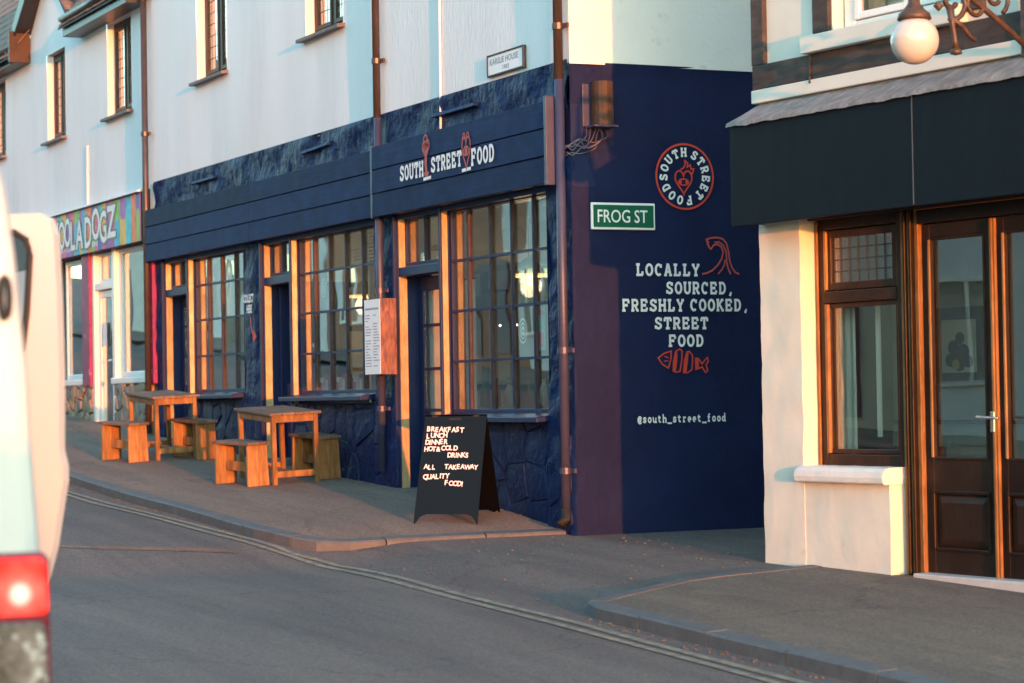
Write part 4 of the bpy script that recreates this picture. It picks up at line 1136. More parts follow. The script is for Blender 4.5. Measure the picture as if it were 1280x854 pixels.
# shop front
YS = .06
def upvc(x0, x1, z0, z1, fw=.07, name="shop_window", y=YS, g=m_glass):
    w = obj(name, frame_box(MB(), x0, x1, z0, z1, y, y+.07, fw), m_upvc, shop, bevel=.008)
    obj("pane", MB().box(x0+fw*.8, x1-fw*.8, y+.03, y+.036, z0+fw*.8, z1-fw*.8), g, w)
    return w
upvc(-12.98, -11.56, 1.42, 3.06)
upvc(-15.62, -14.47, 1.42, 3.04)
obj("window_sill", MB().box(-13.1,-11.5,-.04,.12,1.34,1.415), m_upvc, shop, bevel=.008)
obj("window_sill", MB().box(-15.7,-14.4,-.04,.12,1.34,1.415), m_upvc, shop, bevel=.008)
upvc(-13.95, -13.12, 2.66, 3.06, .05, "transom_window")
mb = MB(); mb.box(-14.05,-13.95,-.01,.14,.68,3.06); mb.box(-13.11,-12.99,-.01,.14,.68,3.06); mb.box(-13.95,-13.11,.0,.13,2.57,2.66)
obj("door_frame", mb, m_upvc, shop, bevel=.008)
dd = obj("door", frame_box(MB(), -13.94, -13.12, .72, 2.56, .05, .11, .09, .14), m_upvc, shop, bevel=.006)
obj("pane", MB().box(-13.86,-13.2,.07,.076,.84,2.48), m_glass, dd)
obj("handle", MB().tube([(-13.2,.05,1.65),(-13.2,.0,1.65),(-13.3,-.005,1.64)], .012), m_chrome, dd)
for a, b in ((-14.42,-14.06),(-11.52,-11.20)):
    obj("pilaster", MB().box(a, b, -.05, .12, 1.32, 3.1), m_magenta, shop, bevel=.01)
obj("interior_back", MB().box(-24,-11.4,3.4,3.5,.2,3.6), m_interior_dark, shop)
obj("interior_floor", MB().box(-24,-11.4,.3,3.4,.3,.62), m_interior_floor, shop)
obj("interior_ceiling", MB().box(-24,-11.4,.3,3.4,3.2,3.4), m_interior_cream, shop)
obj("interior_side", MB().box(-16.4,-16.3,.2,3.4,.4,3.2), m_stone_b, shop)
for i, (x, z, s) in enumerate(((-15.0,1.9,.16),(-14.8,1.6,.2),(-15.1,2.3,.12))):
    pass
def stone_wall(x0, x1, ztop, seed):
    n = 6; vs = []; mb = MB()
    for i in range(n+1):
        x = x0+(x1-x0)*i/n; vs += [(x, .02, h(x)-.15), (x, .02, ztop), (x, .3, ztop), (x, .3, h(x)-.15)]
    mb.add(vs, [(i*4+j, i*4+(j+1) % 4, (i+1)*4+(j+1) % 4, (i+1)*4+j) for i in range(n) for j in range(4)]+[(0,1,2,3),(n*4+3,n*4+2,n*4+1,n*4)])
    w = obj("stone_plinth", mb, m_mortar, shop)
    rnd = random.Random(seed)
    for k, p in enumerate(stones(x0, x1, h(x1)-.2, ztop, .24, .17, .02, base=lambda x: h(x)-.05, seed=seed)):
        obj("stone", stone_mesh(p, .02, -.02-rnd.random()*.02, rnd=rnd), m_stone_a if rnd.random() < .6 else m_stone_b, w)
stone_wall(-13.0, -11.42, 1.34, 8); stone_wall(-17.0, -14.06, 1.34, 9)
obj("door_step", MB().box(-14.0,-13.05,-.08,.35,.60,.715), m_kerb, shop, bevel=.01)
obj("side_wall", MB().box(-24, -17.0, .02, .3, .6, 3.1), m_white, shop)
obj("ledge", MB().hexa([(-24,-.16,3.66),(-11.45,-.16,3.66),(-11.45,.0,3.67),(-24,.0,3.67),(-24,-.13,3.69),(-11.45,-.13,3.69),(-11.45,.0,3.73),(-24,.0,3.73)]), m_white_gable, shop, bevel=.006)
obj("lintel", MB().box(-24,-11.42,.01,.30,3.05,3.70), m_interior_dark, shop)
pipe(-11.30, .72, 6.05, None, y=-.085, parent=shop, brackets=(4.35, 6.0), r=.04)
obj("downpipe", MB().tube([(-11.30,-.085,6.02),(-11.34,-.09,6.12),(-11.6,-.13,6.2),(-12.3,-.24,6.24)], .04, 12), m_pipe_dark, shop, smooth=True)
obj("conduit", MB().tube([(-14.15,-.02,3.72),(-14.15,-.015,4.5)], .014, 8), m_white, shop)
# fascia sign of the shop
t = thing("shop_signboard", (-13.6,-.1,3.05), "multicoloured shop sign with white outlined letters OOLA DOGZ left of the drainpipe", "shop sign")
y2 = -.11
obj("board", MB().box(-16.6,-11.42,y2+.004,-.01,3.06,3.655), m_interior_dark, t)
cols_ = [(.03,.38,.55),(.32,.08,.36),(.03,.45,.55),(.68,.15,.05),(.18,.45,.07),(.62,.05,.18),(.04,.09,.40),(.66,.38,.05),(.26,.07,.36),(.62,.08,.20)]
rnd = random.Random(21); x = -16.5; k = 0
while x < -11.45:
    w = rnd.uniform(.13, .27); x2 = min(x+w, -11.43); zc = rnd.uniform(3.25, 3.5)
    cA, cB = cols_[k % 10], cols_[(k*3+4) % 10]
    mA = mat("sign_colour_%d" % (k % 10), cA, .5, .25, 8, 0); mB = mat("sign_colour_%d" % ((k*3+4) % 10), cB, .5, .25, 8, 0)
    # lower shape with a rounded top, upper block behind
    obj("colour_panel", MB().add([(x,y2,3.065),(x2,y2,3.065),(x2,y2,3.65),(x,y2,3.65)], [(0,1,2,3)]), mB, t)
    r = (x2-x)/2
    pl = [(x,3.065),(x2,3.065)]+[(x+r+r*math.cos(a*math.pi/8), zc+.1*math.sin(a*math.pi/8)) for a in range(9)]
    if k % 2: pl = [(x,3.65)]+[(x+r-r*math.cos(a*math.pi/8), zc-.1*math.sin(a*math.pi/8)) for a in range(9)]+[(x2,3.65)]
    obj("colour_panel", MB().add([(p[0],y2-.0015,p[1]) for p in pl], [tuple(range(len(pl)))]), mA, t)
    x = x2; k += 1
ltr = MB(); out = MB()
def sign_letters(word, x0, x1, z, cap, ups):
    n = len(word); st = (x1-x0)/n
    for i, ch in enumerate(word):
        up = ups[i]
        wsc = 1.18 if ch in 'LAKZ' else .95
        for q in range(8):
            ox, oz = .026*math.cos(q*math.pi/4), .020*math.sin(q*math.pi/4)
            vs, fs = font_mesh(ch, lambda u, v, l: (x0+st*(i+.04)+u*st*wsc+ox, y2-.003-.0002*q, z+up+v*cap+oz), .05)
            out.add(vs, fs)
        vs, fs = font_mesh(ch, lambda u, v, l: (x0+st*(i+.04)+u*st*wsc, y2-.006, z+up+v*cap), .03)
        ltr.add(vs, fs)
sign_letters("KOOLA", -15.62, -14.12, 3.17, .38, (.02,.02,.04,-.02,-.02)); sign_letters("DOGZ", -14.02, -12.56, 3.16, .40, (-.02,.06,0,.04))
obj("letter_outline", out, m_black, t); obj("lettering", ltr, m_dirt, t)
mb = MB()
for i in range(7): mb.add([(-15.3+.09*i,y2-.006,3.13),(-15.26+.09*i,y2-.006,3.13),(-15.26+.09*i,y2-.006,3.18),(-15.3+.09*i,y2-.006,3.18)], [(0,1,2,3)])
for i in range(3): mb.add([(-13.62+.1*i,y2-.006,3.12),(-13.56+.1*i,y2-.006,3.12),(-13.56+.1*i,y2-.006,3.19),(-13.62+.1*i,y2-.006,3.19)], [(0,1,2,3)])
obj("letter_drips", mb, m_dirt, t)
for (x, z, lb) in ((-13.62,2.0,"white paper notice taped inside the white shop door"),(-11.72,2.02,"white paper notice taped inside the shop window beside the drainpipe"),(-14.62,1.9,"white paper notice taped inside the window left of the magenta pilaster")):
    obj("paper_notice", MB().box(x-.1,x+.06,.042,.046,z-.16,z+.14), m_paper, label=lb, cat="notice")
# roof
rf = thing("tiled_roof", (-15.5,0,6.0), "clay tiled roof with black gutters and a gablet above the white shop", "roof") if False else None
def tile_plane(x0, x1, y0, z0, slope, rows, name="roof", cutx=None):
    """tiled slope rising in +Y from the eave; real lapped tiles"""
    th = .02; gauge = .21; tw = .20; mb = MB(); n = math.hypot(1, slope); dy, dz = 1/n, slope/n
    for r_ in range(rows):
        xoff = tw/2 if r_ % 2 else 0
        x = x0-xoff
        while x < x1:
            a, b = max(x, x0), min(x+tw-.006, x1)
            if b-a > .02:
                s0, s1 = r_*gauge, r_*gauge+gauge*1.35
                up = th+random.uniform(-.003, .005); a0 = (y0+dy*s0-dz*up, z0+dz*s0+dy*up); a1 = (y0+dy*s1-dz*.004, z0+dz*s1+dy*.004)
                ok = True
                if cutx:
                    ok = cutx((a+b)/2, a0[0], a0[1])
                if ok:
                    mb.hexa([(a,a0[0],a0[1]-.018),(b,a0[0],a0[1]-.018),(b,a1[0],a1[1]-.018),(a,a1[0],a1[1]-.018),(a,a0[0],a0[1]),(b,a0[0],a0[1]),(b,a1[0],a1[1]),(a,a1[0],a1[1])])
            x += tw
    return mb
SL = 1.35
rm = MB()
for a, c in ((XL, -17.25), (-14.499, -11.41)): rm.hexa([(a,-.30,6.06),(c,-.30,6.06),(c,3.0,6.06+3.3*SL),(a,3.0,6.06+3.3*SL),(a,-.30,6.09),(c,-.30,6.09),(c,3.0,6.09+3.3*SL),(a,3.0,6.09+3.3*SL)])
rm.hexa([(-14.85,.02,6.06+.32*SL),(-14.5,.02,6.06+.32*SL),(-14.5,3.0,6.06+3.3*SL),(-14.85,3.0,6.06+3.3*SL),(-14.85,.02,6.09+.32*SL),(-14.5,.02,6.09+.32*SL),(-14.5,3.0,6.09+3.3*SL),(-14.85,3.0,6.09+3.3*SL)])
rm.hexa([(-17.25,1.0,6.06+1.3*SL),(-14.85,1.0,6.06+1.3*SL),(-14.85,3.0,6.06+3.3*SL),(-17.25,3.0,6.06+3.3*SL),(-17.25,1.0,6.09+1.3*SL),(-14.85,1.0,6.09+1.3*SL),(-14.85,3.0,6.09+3.3*SL),(-17.25,3.0,6.09+3.3*SL)])
roof = obj("roof", rm, m_interior_dark, shop)
def outside_gablet(x, y, z):
    return not (-17.2 < x < -14.45 and y < .0) and not (-17.2 < x < -14.75 and z < 7.3-.76*abs(x+16.17))
o = obj("roof_tiles", tile_plane(XL, -11.42, -.30, 6.10, SL, 24, cutx=outside_gablet), m_tile, shop, kind='stuff')
# cut-out of the main roof over the gablet is hidden behind its own roof: slopes running back
def gablet_slope(sgn):
    mb = MB(); ap = (-16.17, 7.17); ft = (-17.2, 6.39) if sgn < 0 else (-14.80, 6.13)
    th = .06; ov = -.22 if sgn < 0 else -.03
    dx, dz = ft[0]-ap[0], ft[1]-ap[1]; L = math.hypot(dx, dz); nx_, nz_ = -dz/L*sgn*(1), abs(dx)/L
    nx_ = sgn*abs(dz)/L
    back = 1.6
    mb.hexa([(ap[0],ov,ap[1]),(ft[0],ov,ft[1]),(ft[0],back*.2,ft[1]),(ap[0],back,ap[1]),
             (ap[0]+0,ov,ap[1]+th),(ft[0]+nx_*th,ov,ft[1]+nz_*th),(ft[0]+nx_*th,back*.2,ft[1]+nz_*th),(ap[0],back,ap[1]+th)])
    return mb
g1 = obj("gablet_roof", gablet_slope(-1), m_black, shop); g2 = obj("gablet_roof", gablet_slope(1), m_interior_dark, shop)
# tiles of gablet slopes
for sgn in (-1, 1):
    mb = MB(); ap = Vector((-16.17, 0, 7.24)); ft = Vector((-17.2, 0, 6.46)) if sgn < 0 else Vector((-14.80, 0, 6.20)); d_ = (ft-ap); L = d_.length; d_.normalize(); up = Vector((sgn*abs(d_.z), 0, abs(d_.x)))
    for r_ in range(9):
        for c in range(9):
            y0 = (-.22 if sgn < 0 else -.04)+c*.19+(.09 if r_ % 2 else 0); s0 = L-r_*.21; s1 = max(0, s0-.28)
            if y0 > .1+ (1-s0/L)*1.5: continue
            p0 = ap+d_*s0+up*.022; p1 = ap+d_*s1+up*.004
            mb.hexa([(p0.x,y0,p0.z-.018),(p0.x,y0+.185,p0.z-.018),(p1.x,y0+.185,p1.z-.018),(p1.x,y0,p1.z-.018),(p0.x,y0,p0.z),(p0.x,y0+.185,p0.z),(p1.x,y0+.185,p1.z),(p1.x,y0,p1.z)])
    obj("roof_tiles", mb, m_tile, shop, kind='stuff')
# bargeboard of the left verge
mb = MB()
A_, B_ = (-17.24, 6.38), (-16.17, 7.19)
mb.hexa([(A_[0],-.25,A_[1]-.05),(B_[0],-.25,B_[1]-.2),(B_[0],-.22,B_[1]-.2),(A_[0],-.22,A_[1]-.05),(A_[0],-.25,A_[1]+.14),(B_[0],-.25,B_[1]+.05),(B_[0],-.22,B_[1]+.05),(A_[0],-.22,A_[1]+.14)])
obj("bargeboard", mb, m_black, shop)
# boxed eave ends
def boxed_eave(x0, x1, z0, z1, out):
    p = obj("eave_box", MB().box(x0, x1, -out, -.002, z0, z1), m_black, shop, bevel=.004)
    obj("gutter", MB().tube([(x0+.12,-out-.05,z1-.02),(x1+.0,-out-.05,z1-.02)], .045, 10), m_black, p, smooth=True)
    return p
boxed_eave(XL, -17.22, 6.0, 6.22, .22)
boxed_eave(-14.42, -11.45, 5.965, 6.20, .26)
obj("eave_end_box", MB().box(-17.245,-17.17,-.31,-.004,6.0,6.44), m_brownframe, shop, bevel=.004)
obj("gutter_outlet", MB().tube([(-17.45,-.27,6.20),(-17.42,-.25,6.12),(-17.40,-.20,6.02)], .045, 10), m_pipe_dark, shop, smooth=True)

# ------------------------------------------------------------------ right building (own axes: x along its front, -y out, z up)
RA = Vector((2.66, .107, -.063)); RS = 1.0557; RANG = math.radians(5.81)
rb = thing("corner_public_house_building", RA, "cream rendered building with dark timber framing, slate canopy and brown glazed doors at the right", "building", mat4=Matrix.Translation(RA) @ Matrix.Rotation(RANG, 4, "Z") @ Matrix.Scale(RS, 4))
def R(name, mb, m, parent=None, **k): return obj(name, mb, m, parent or rb, local=True, **k)
def rbump(x, z, s=1): return .008*noise.noise(Vector((x*3, 2, z*3)))+.004*noise.noise(Vector((x*11, 7, z*11)))
# pilaster left of window, with a wobbly corner
def bumpy_box(x0, x1, y0, y1, z0, z1, st=.06, amp=1.0):
    """subdivided front (y0) and both sides"""
    mb = MB(); nx = max(2, int((x1-x0)/st)); nz = max(2, int((z1-z0)/st)); ny = max(2, int((y1-y0)/st))
    def grid(fn, a, b):
        vs = [fn(i/a, k/b) for i in range(a+1) for k in range(b+1)]
        mb.add(vs, [(i*(b+1)+k, (i+1)*(b+1)+k, (i+1)*(b+1)+k+1, i*(b+1)+k+1) for i in range(a) for k in range(b)])
    def W(x, y, z):
        n1 = noise.noise(Vector((x*5, y*5+3, z*5))); n2 = noise.noise(Vector((x*5+9, y*5, z*5)))
        e = .007*amp
        return (x+n1*e+(.006*noise.noise(Vector((1, 2, z*22))) if (x <= x0+1e-4) else 0), y+n2*e, z)
    grid(lambda u, v: W(x0+(x1-x0)*u, y0, z0+(z1-z0)*v), nx, nz)
    grid(lambda u, v: W(x0, y0+(y1-y0)*u, z0+(z1-z0)*v), ny, nz)
    grid(lambda u, v: W(x1, y0+(y1-y0)*u, z0+(z1-z0)*v), ny, nz)
    grid(lambda u, v: W(x0+(x1-x0)*u, y0+(y1-y0)*v, z1), nx, ny)
    return mb
R("corner_pier", bumpy_box(0.0, .425, 0.0, .30, -.25, 2.2), m_cream, smooth=True)
R("low_wall", bumpy_box(.4255, 1.262, .003, .26, -.25, .53), m_cream, smooth=True)
R("lane_wall", MB().box(.0, .12, .29, 7, -.3, 2.95), m_cream)
# rounded sill
prof = [(.25,.525),(-.045,.52),(-.058,.53),(-.062,.56),(-.055,.595),(-.035,.615),(-.01,.622),(.25,.624)]
mb = MB(); nxs = 26; vs = []
for i in range(nxs+1):
    x = .40+(1.272-.40)*i/nxs
    for (y, z) in prof: vs.append((x, y+.003*noise.noise(Vector((x*9, 1, z*9))), z+.003*noise.noise(Vector((x*14, 5, z)))))
n = len(prof)
mb.add(vs, [(i*n+j, i*n+j+1, (i+1)*n+j+1, (i+1)*n+j) for i in range(nxs) for j in range(n-1)]+[tuple(range(n)), tuple(nxs*n+j for j in range(n))[::-1]])
R("window_sill", mb, mat("white_masonry_paint",(.72,.69,.64),.6,.05,6,.4,50), smooth=False)
# window joinery: frame, transom, leaded top light, big pane
yw = .13
fr = MB(); frame_box(fr, .43, 1.29, .62, 2.20, yw, yw+.09, .075)
fr.box(.505, 1.215, yw-.012, yw+.08, 1.655, 1.73)
win = R("window", fr, m_doorwood, bevel=.006)
cs = MB(); frame_box(cs, .51, 1.21, 1.735, 2.12, yw+.012, yw+.06, .05); R("top_casement", cs, m_doorwood, win, bevel=.005)
R("pane", MB().box(.555,1.165,yw+.03,yw+.035,1.78,2.075), m_obscure, win)
ld = MB()
for k in range(1, 7): x = .555+.61*k/7; ld.box(x-.003,x+.003,yw+.024,yw+.029,1.78,2.075)
for k in (1, 2, 3): z = 1.78+.295*k/4; ld.box(.555,1.165,yw+.023,yw+.028,z-.003,z+.003)
R("leading", ld, m_interior_dark, win)
bd = MB(); frame_box(bd, .507, 1.213, .697, 1.653, yw+.015, yw+.05, .03); R("glazing_bead", bd, m_doorwood, win, bevel=.004)
R("sunlit_tone_bead", MB().box(.5055,.535,yw-.004,yw+.03,.70,1.65), m_sun_trim, win, bevel=.004); R("sunlit_tone_bead", MB().box(.431,.455,yw-.016,yw-.001,.62,2.18), m_sun_trim, win, bevel=.004); R("sunlit_tone_bead", MB().box(.5057,.53,yw-.004,yw+.03,1.74,2.12), m_sun_trim, win, bevel=.004)
R("pane", MB().box(.53,1.19,yw+.032,yw+.038,.72,1.63), m_glass_dark, win)
# moulded post between window and doors
mb = MB(); mb2 = MB()
for k, (a, b, y) in enumerate(((1.292,1.325,.10),(1.3255,1.345,.085),(1.3455,1.375,.105),(1.3755,1.395,.09),(1.3955,1.43,.12))):
    (mb if k % 2 else mb2).box(a, b, y, .25, -.10, 2.185)
mp_ = R("moulded_post", mb, m_doordark, bevel=.004); R("sunlit_tone_bead", mb2, m_sun_trim, mp_, bevel=.004)
R("door_head", MB().box(1.431, 4.2, .11, .25, 2.10, 2.185), m_doordark, bevel=.005)
R("head_moulding", MB().box(.43, 4.2, .06, .12, 2.187, 2.24), m_doordark, bevel=.006)
R("threshold", MB().box(1.43, 4.2, .03, .26, -.16, -.012), mat("pale_threshold",(.50,.48,.46),.5,.1,8,.2), bevel=.008)
# two glazed door leaves with raised lower panels
def leaf(x0, x1, handle=None, sibl=None):
    y = .15; z0, z1 = -.05, 2.095; sw = .085
    gx0, gx1, gz0, gz1 = x0+sw-.015, x1-sw, .675, 2.01
    mb = MB(); mb.box(x0, gx0, y, y+.045, z0, z1); mb.box(gx1, x1, y, y+.045, z0, z1)
    mb.box(gx0, gx1, y+.001, y+.044, gz1, z1-.001); mb.box(gx0, gx1, y+.001, y+.044, .475, gz0); mb.box(gx0, gx1, y+.001, y+.044, z0+.001, .135)
    mb.box(gx0, gx1, y+.022, y+.04, .135, .475)
    d = R("door", mb, m_doordark, bevel=.004)
    # raised panel
    px0, px1, pz0, pz1 = gx0+.012, gx1-.012, .147, .463
    R("raised_panel", MB().add([(px0,y+.018,pz0),(px1,y+.018,pz0),(px1,y+.018,pz1),(px0,y+.018,pz1),(px0+.05,y+.002,pz0+.05),(px1-.05,y+.002,pz0+.05),(px1-.05,y+.002,pz1-.05),(px0+.05,y+.002,pz1-.05)],
      [(0,1,5,4),(1,2,6,5),(2,3,7,6),(3,0,4,7),(4,5,6,7)]), m_doordark, d)
    mb = MB(); frame_box(mb, gx0-.012, gx1+.012, .122, .488, y-.012, y, .022); R("panel_moulding", mb, m_doordark, d, bevel=.005)
    mb = MB(); frame_box(mb, gx0-.002, gx1+.002, gz0-.002, gz1+.002, y-.008, y+.02, .016); R("glazing_bead", mb, m_doordark, d, bevel=.003)
    R("sunlit_tone_bead", MB().box(gx0-.006, gx0+.012, y-.014, y+.019, gz0+.01, gz1-.01), m_sun_trim, d, bevel=.003)
    R("pane", MB().box(gx0+.006,gx1-.006,y+.02,y+.026,gz0+.006,gz1-.006), m_glass_dark, d)
    return d
d1 = leaf(1.432, 2.075); d2 = leaf(2.082, 2.725); d3 = leaf(2.80, 3.45)
mb = MB()
for k, (a, w, dy) in enumerate(((2.045,.014,.018),(2.062,.018,.03),(2.083,.012,.02))): mb.box(a, a+w, .15-dy, .15, -.04, 2.09)
R("meeting_stile", mb, m_sun_trim, d1, bevel=.003)
mb = MB(); mb.box(2.052, 2.085, .108, .118, .84, .96); hd = R("handle_plate", mb, m_chrome, d2, bevel=.004)
R("handle", MB().tube([(2.068,.112,.925),(2.068,.07,.925),(2.05,.062,.925),(1.99,.062,.93)], .009, 8), m_chrome, d2, smooth=True)
R("handle", MB().tube([(2.068,.07,.925),(2.09,.062,.925),(2.17,.062,.92)], .009, 8), m_chrome, d2, smooth=True)
# interior
R("interior_back", MB().box(.13, 4.4, 2.6, 2.7, -.2, 2.9), m_interior_dark)
R("interior_side", MB().box(.13, .2, .30, 2.6, -.2, 2.9), m_interior_dark)
R("interior_floor", MB().box(.13, 4.4, .26, 2.6, -.2, -.1), m_interior_floor)
R("interior_ceiling", MB().box(.13, 4.4, .30, 2.6, 2.6, 2.7), m_interior_cream)
pn = R("wall_panelling", MB().box(.21, 4.3, .92, .95, -.1, .87), mat("sage_panelling",(.36,.38,.34),.5,.05,4,0))
for k in range(5):
    mb = MB(); frame_box(mb, .35+.5*k, .78+.5*k, .15, .76, .90, .919, .025); R("panel_frame", mb, MATS["sage_panelling"], pn)
R("dado_rail", MB().box(.21,4.3,.89,.95,.871,.895), m_doordark, pn)
R("partition", MB().box(.21,4.3,.93,.96,.896,2.6), mat("greige_wall",(.24,.24,.22),.7,.05,4,0))
t = thing("framed_poster", (0,0,0), "framed poster with dark figures on a pale sheet inside the brown glazed door", "poster", mat4=WM[rb.name].copy())
R("mount", MB().box(.68,1.12,.90,.925,1.13,1.62), m_interior_dark, t)
R("sheet", MB().box(.745,1.065,.893,.899,1.20,1.54), mat("pale_poster",(.50,.50,.47),.6,.05,5,0), t)
mb = MB()
for q, (a, b, rr) in enumerate(((.92,1.42,.045),(.86,1.36,.055),(.95,1.33,.06),(.83,1.28,.05),(1.0,1.27,.045),(.91,1.27,.07))): mb.disc((a,.8925-.0003*q,b), rr, 'y', 14, rr*.9)
R("figures", mb, mat("poster_ink",(.06,.06,.09),.6,.1,5,0), t)
mb = MB().disc((.88,.8895,1.25), .035, 'y', 12); R("figures", mb, mat("poster_yellow",(.45,.36,.12),.6,.1,5,0), t)
t = thing("upholstered_bench", (0,0,0), "dark upholstered bench end inside the brown framed window", "bench", mat4=WM[rb.name].copy())
R("seat", MB().box(.45,.95,.45,.75,.60,.73), m_canopy, t, bevel=.02); R("base", MB().box(.47,.93,.47,.73,-.1,.60), m_interior_dark, t)
R("vertical_blind", wavy(MB(), .45, .60, .30, .65, 1.66, .01, 2, 16), m_interior_cream, smooth=True)
R("vertical_blind", MB().box(.80,.84,.30,.31,.8,1.66), m_interior_cream)
# canopy
cp = R("canopy", MB().box(-.0+.035, 4.6, -.25, -.21, 2.17, 2.83), m_canopy, bevel=.004)
R("canopy_end", MB().box(.036,.075,-.209,.0-.004,2.19,2.80), m_canopy, cp)
R("canopy_seam", MB().box(1.83,1.838,-.2515,-.249,2.18,2.82), mat("seam_grey",(.08,.10,.12),.7,.1,5,0), cp)
R("canopy_soffit", MB().box(.076,4.6,-.209,.12,2.20,2.25), m_doordark, cp)
# lead flashing, lumpy lower edge
mb = MB(); vs = []; n = 150
for i in range(n+1):
    x = .015+(4.6-.015)*i/n; w = .010*noise.noise(Vector((x*6, 1, 0)))+.006*noise.noise(Vector((x*19, 4, 0)))
    vs += [(x,-.004,2.975+.006*noise.noise(Vector((x*5,8,1)))),(x,-.13,2.905+w*.5),(x,-.262,2.842+w*.6),(x,-.268,2.815+w)]
mb.add(vs, [(i*4+j, (i+1)*4+j, (i+1)*4+j+1, i*4+j+1) for i in range(n) for j in range(3)])
R("lead_flashing", mb, m_lead, cp, smooth=True)
# upper floor
def upper_front():
    mb = MB(); wall_holes(mb, 0.0, 6.0, 2.9, 6.0, [(.78,2.0,3.36,5.0)], .02, .30)
    R("upper_wall", mb, m_cream_board)
upper_front()
R("cornice_board", MB().box(-.02, 5.0, -.03, .018, 2.985, 3.072), m_cream_board, bevel=.006)
tb = MB(); tb.box(-.02, 4.9, -.018, .019, 3.075, 3.235)
R("timber_beam", tb, m_timber, bevel=.006)
R("corner_post", MB().box(-.03, .10, -.016, .3, 3.237, 6), m_timber, bevel=.006)
R("timber_post", MB().box(.615, .775, -.014, .018, 3.36, 6), m_timber, bevel=.006)
R("timber_post", MB().box(2.01, 2.20, -.014, .018, 3.30, 6), m_timber, bevel=.006)
R("upper_sill", MB().box(.56, 2.03, -.075, .12, 3.237, 3.345), m_cream_board, bevel=.006)
R("nail_streak", MB().tube([(.60,-.022,3.24),(.60,-.024,3.10),(.605,-.035,3.05)], .008, 6), m_iron)
w2 = R("upper_window", frame_box(MB(), .80, 1.98, 3.36, 4.9, .10, .17, .10, .05), m_upvc, bevel=.008)
mb = MB(); frame_box(mb, .915, 1.43, 3.415, 4.8, .085, .13, .045); frame_box(mb, 1.45, 1.87, 3.415, 4.8, .085, .13, .045); R("casement", mb, m_upvc, w2, bevel=.006)
R("pane", MB().box(.95,1.39,.105,.11,3.45,4.75), m_glass, w2); R("pane", MB().box(1.49,1.83,.105,.11,3.45,4.75), m_glass, w2)
mb = MB()
for k in range(24): z = 3.45+.04*k; mb.hexa([(1.1,.21,z),(1.9,.21,z),(1.9,.24,z+.018),(1.1,.24,z+.018),(1.1,.21,z+.003),(1.9,.21,z+.003),(1.9,.24,z+.021),(1.1,.24,z+.021)])
R("slatted_blind", mb, m_interior_cream, w2)
R("curtain", wavy(MB(), .92, 1.08, .20, 3.4, 4.8, .015, 2, 16), m_curtain, w2, smooth=True)
R("upper_room", MB().box(.3, 4.5, 1.6, 1.7, 3, 6), m_lav)
R("upper_room_floor", MB().box(.3, 4.5, .31, 1.6, 2.9, 3.0), m_interior_dark)
R("roof", MB().hexa([(-.2,-.3,6),(6,-.3,6),(6,5,8),(-.2,5,8),(-.2,-.3,6.12),(6,-.3,6.12),(6,5,8.12),(-.2,5,8.12)]), m_tile)
R("end_wall", MB().box(5.9,6.0,.03,7,-.6,6), m_cream); R("front_wall", MB().box(3.5,5.9,.03,.2,-.6,2.2), m_cream)
R("lane_wall_upper", MB().box(.0,.12,.31,7,2.95,6), m_cream)
# bracket lamp
bl = thing("bracket_lamp", RA, "white glass globe lamp on an ornate rusty iron bracket above the canopy", "wall lamp", mat4=WM[rb.name].copy())
gc = (2.60, -.875, 3.0)
R("globe", MB().lathe([(.132*math.sin(math.pi*i/20)+.0005, -.132*math.cos(math.pi*i/20)) for i in range(21)], gc, 36), mat("opal_glass",(.50,.47,.43),.18,.03,3,0,spec=.6,coat=.3), bl, smooth=True)
R("gallery_cap", MB().lathe([(.001,.24),(.03,.235),(.035,.20),(.055,.17),(.085,.145),(.094,.115),(.082,.108),(.06,.12)], gc, 24), m_iron, bl, smooth=True)
R("stem", MB().tube([(gc[0],gc[1],gc[2]+.22),(gc[0],gc[1],gc[2]+.42),(gc[0],gc[1]+.04,gc[2]+.50)], .018), m_iron, bl, smooth=True)
def curl(c, r0, r1, a0, a1, n=22, th=.014):
    pts = [(c[0], c[1]+(r0+(r1-r0)*i/n)*math.cos(math.radians(a0+(a1-a0)*i/n)), c[2]+(r0+(r1-r0)*i/n)*math.sin(math.radians(a0+(a1-a0)*i/n))) for i in range(n+1)]
    return MB().tube(pts, th, 7)
x = gc[0]
R("arm", MB().tube([(x,-.02,3.42),(x,-.5,3.44),(x,-.86,3.50)], .022), m_iron, bl, smooth=True)
R("arm", MB().tube([(x,-.02,2.99),(x,-.25,3.14),(x,-.5,3.28),(x,-.78,3.36)], .018), m_iron, bl, smooth=True)
for c, a, b, s, e, th in (((x,-.60,3.24),.11,.03,-90,330,.016),((x,-.42,3.22),.09,.02,60,450,.014),((x,-.70,3.33),.08,.02,200,560,.014),((x,-.52,3.36),.07,.02,0,360,.013),((x,-.28,3.28),.10,.03,-60,320,.014)):
    R("scroll", curl(c, a, b, s, e, th=th), m_iron, bl, smooth=True)
R("drop_leaf", MB().tube([(x,-.62,3.20),(x,-.60,3.10),(x,-.585,3.02),(x,-.58,2.965)], [.022,.016,.014,.02], 8), m_iron, bl, smooth=True)
R("drop_leaf", MB().tube([(x,-.62,3.14),(x,-.53,3.10),(x,-.47,3.04),(x,-.44,3.03)], [.02,.014,.012,.016], 8), m_iron, bl, smooth=True)
R("drop_foot", MB().lathe([(.001,-.02),(.035,-.012),(.03,.012),(.012,.02)], (x,-.58,2.955), 12), m_iron, bl, smooth=True)
R("finial", MB().lathe([(.001,-.03),(.03,0),(.001,.03)], (x,-.70,3.20), 12), m_iron, bl, smooth=True)
R("wall_plate", MB().box(x-.05, x+.05, -.055, -.02, 2.96, 3.6), m_iron, bl, bevel=.006)

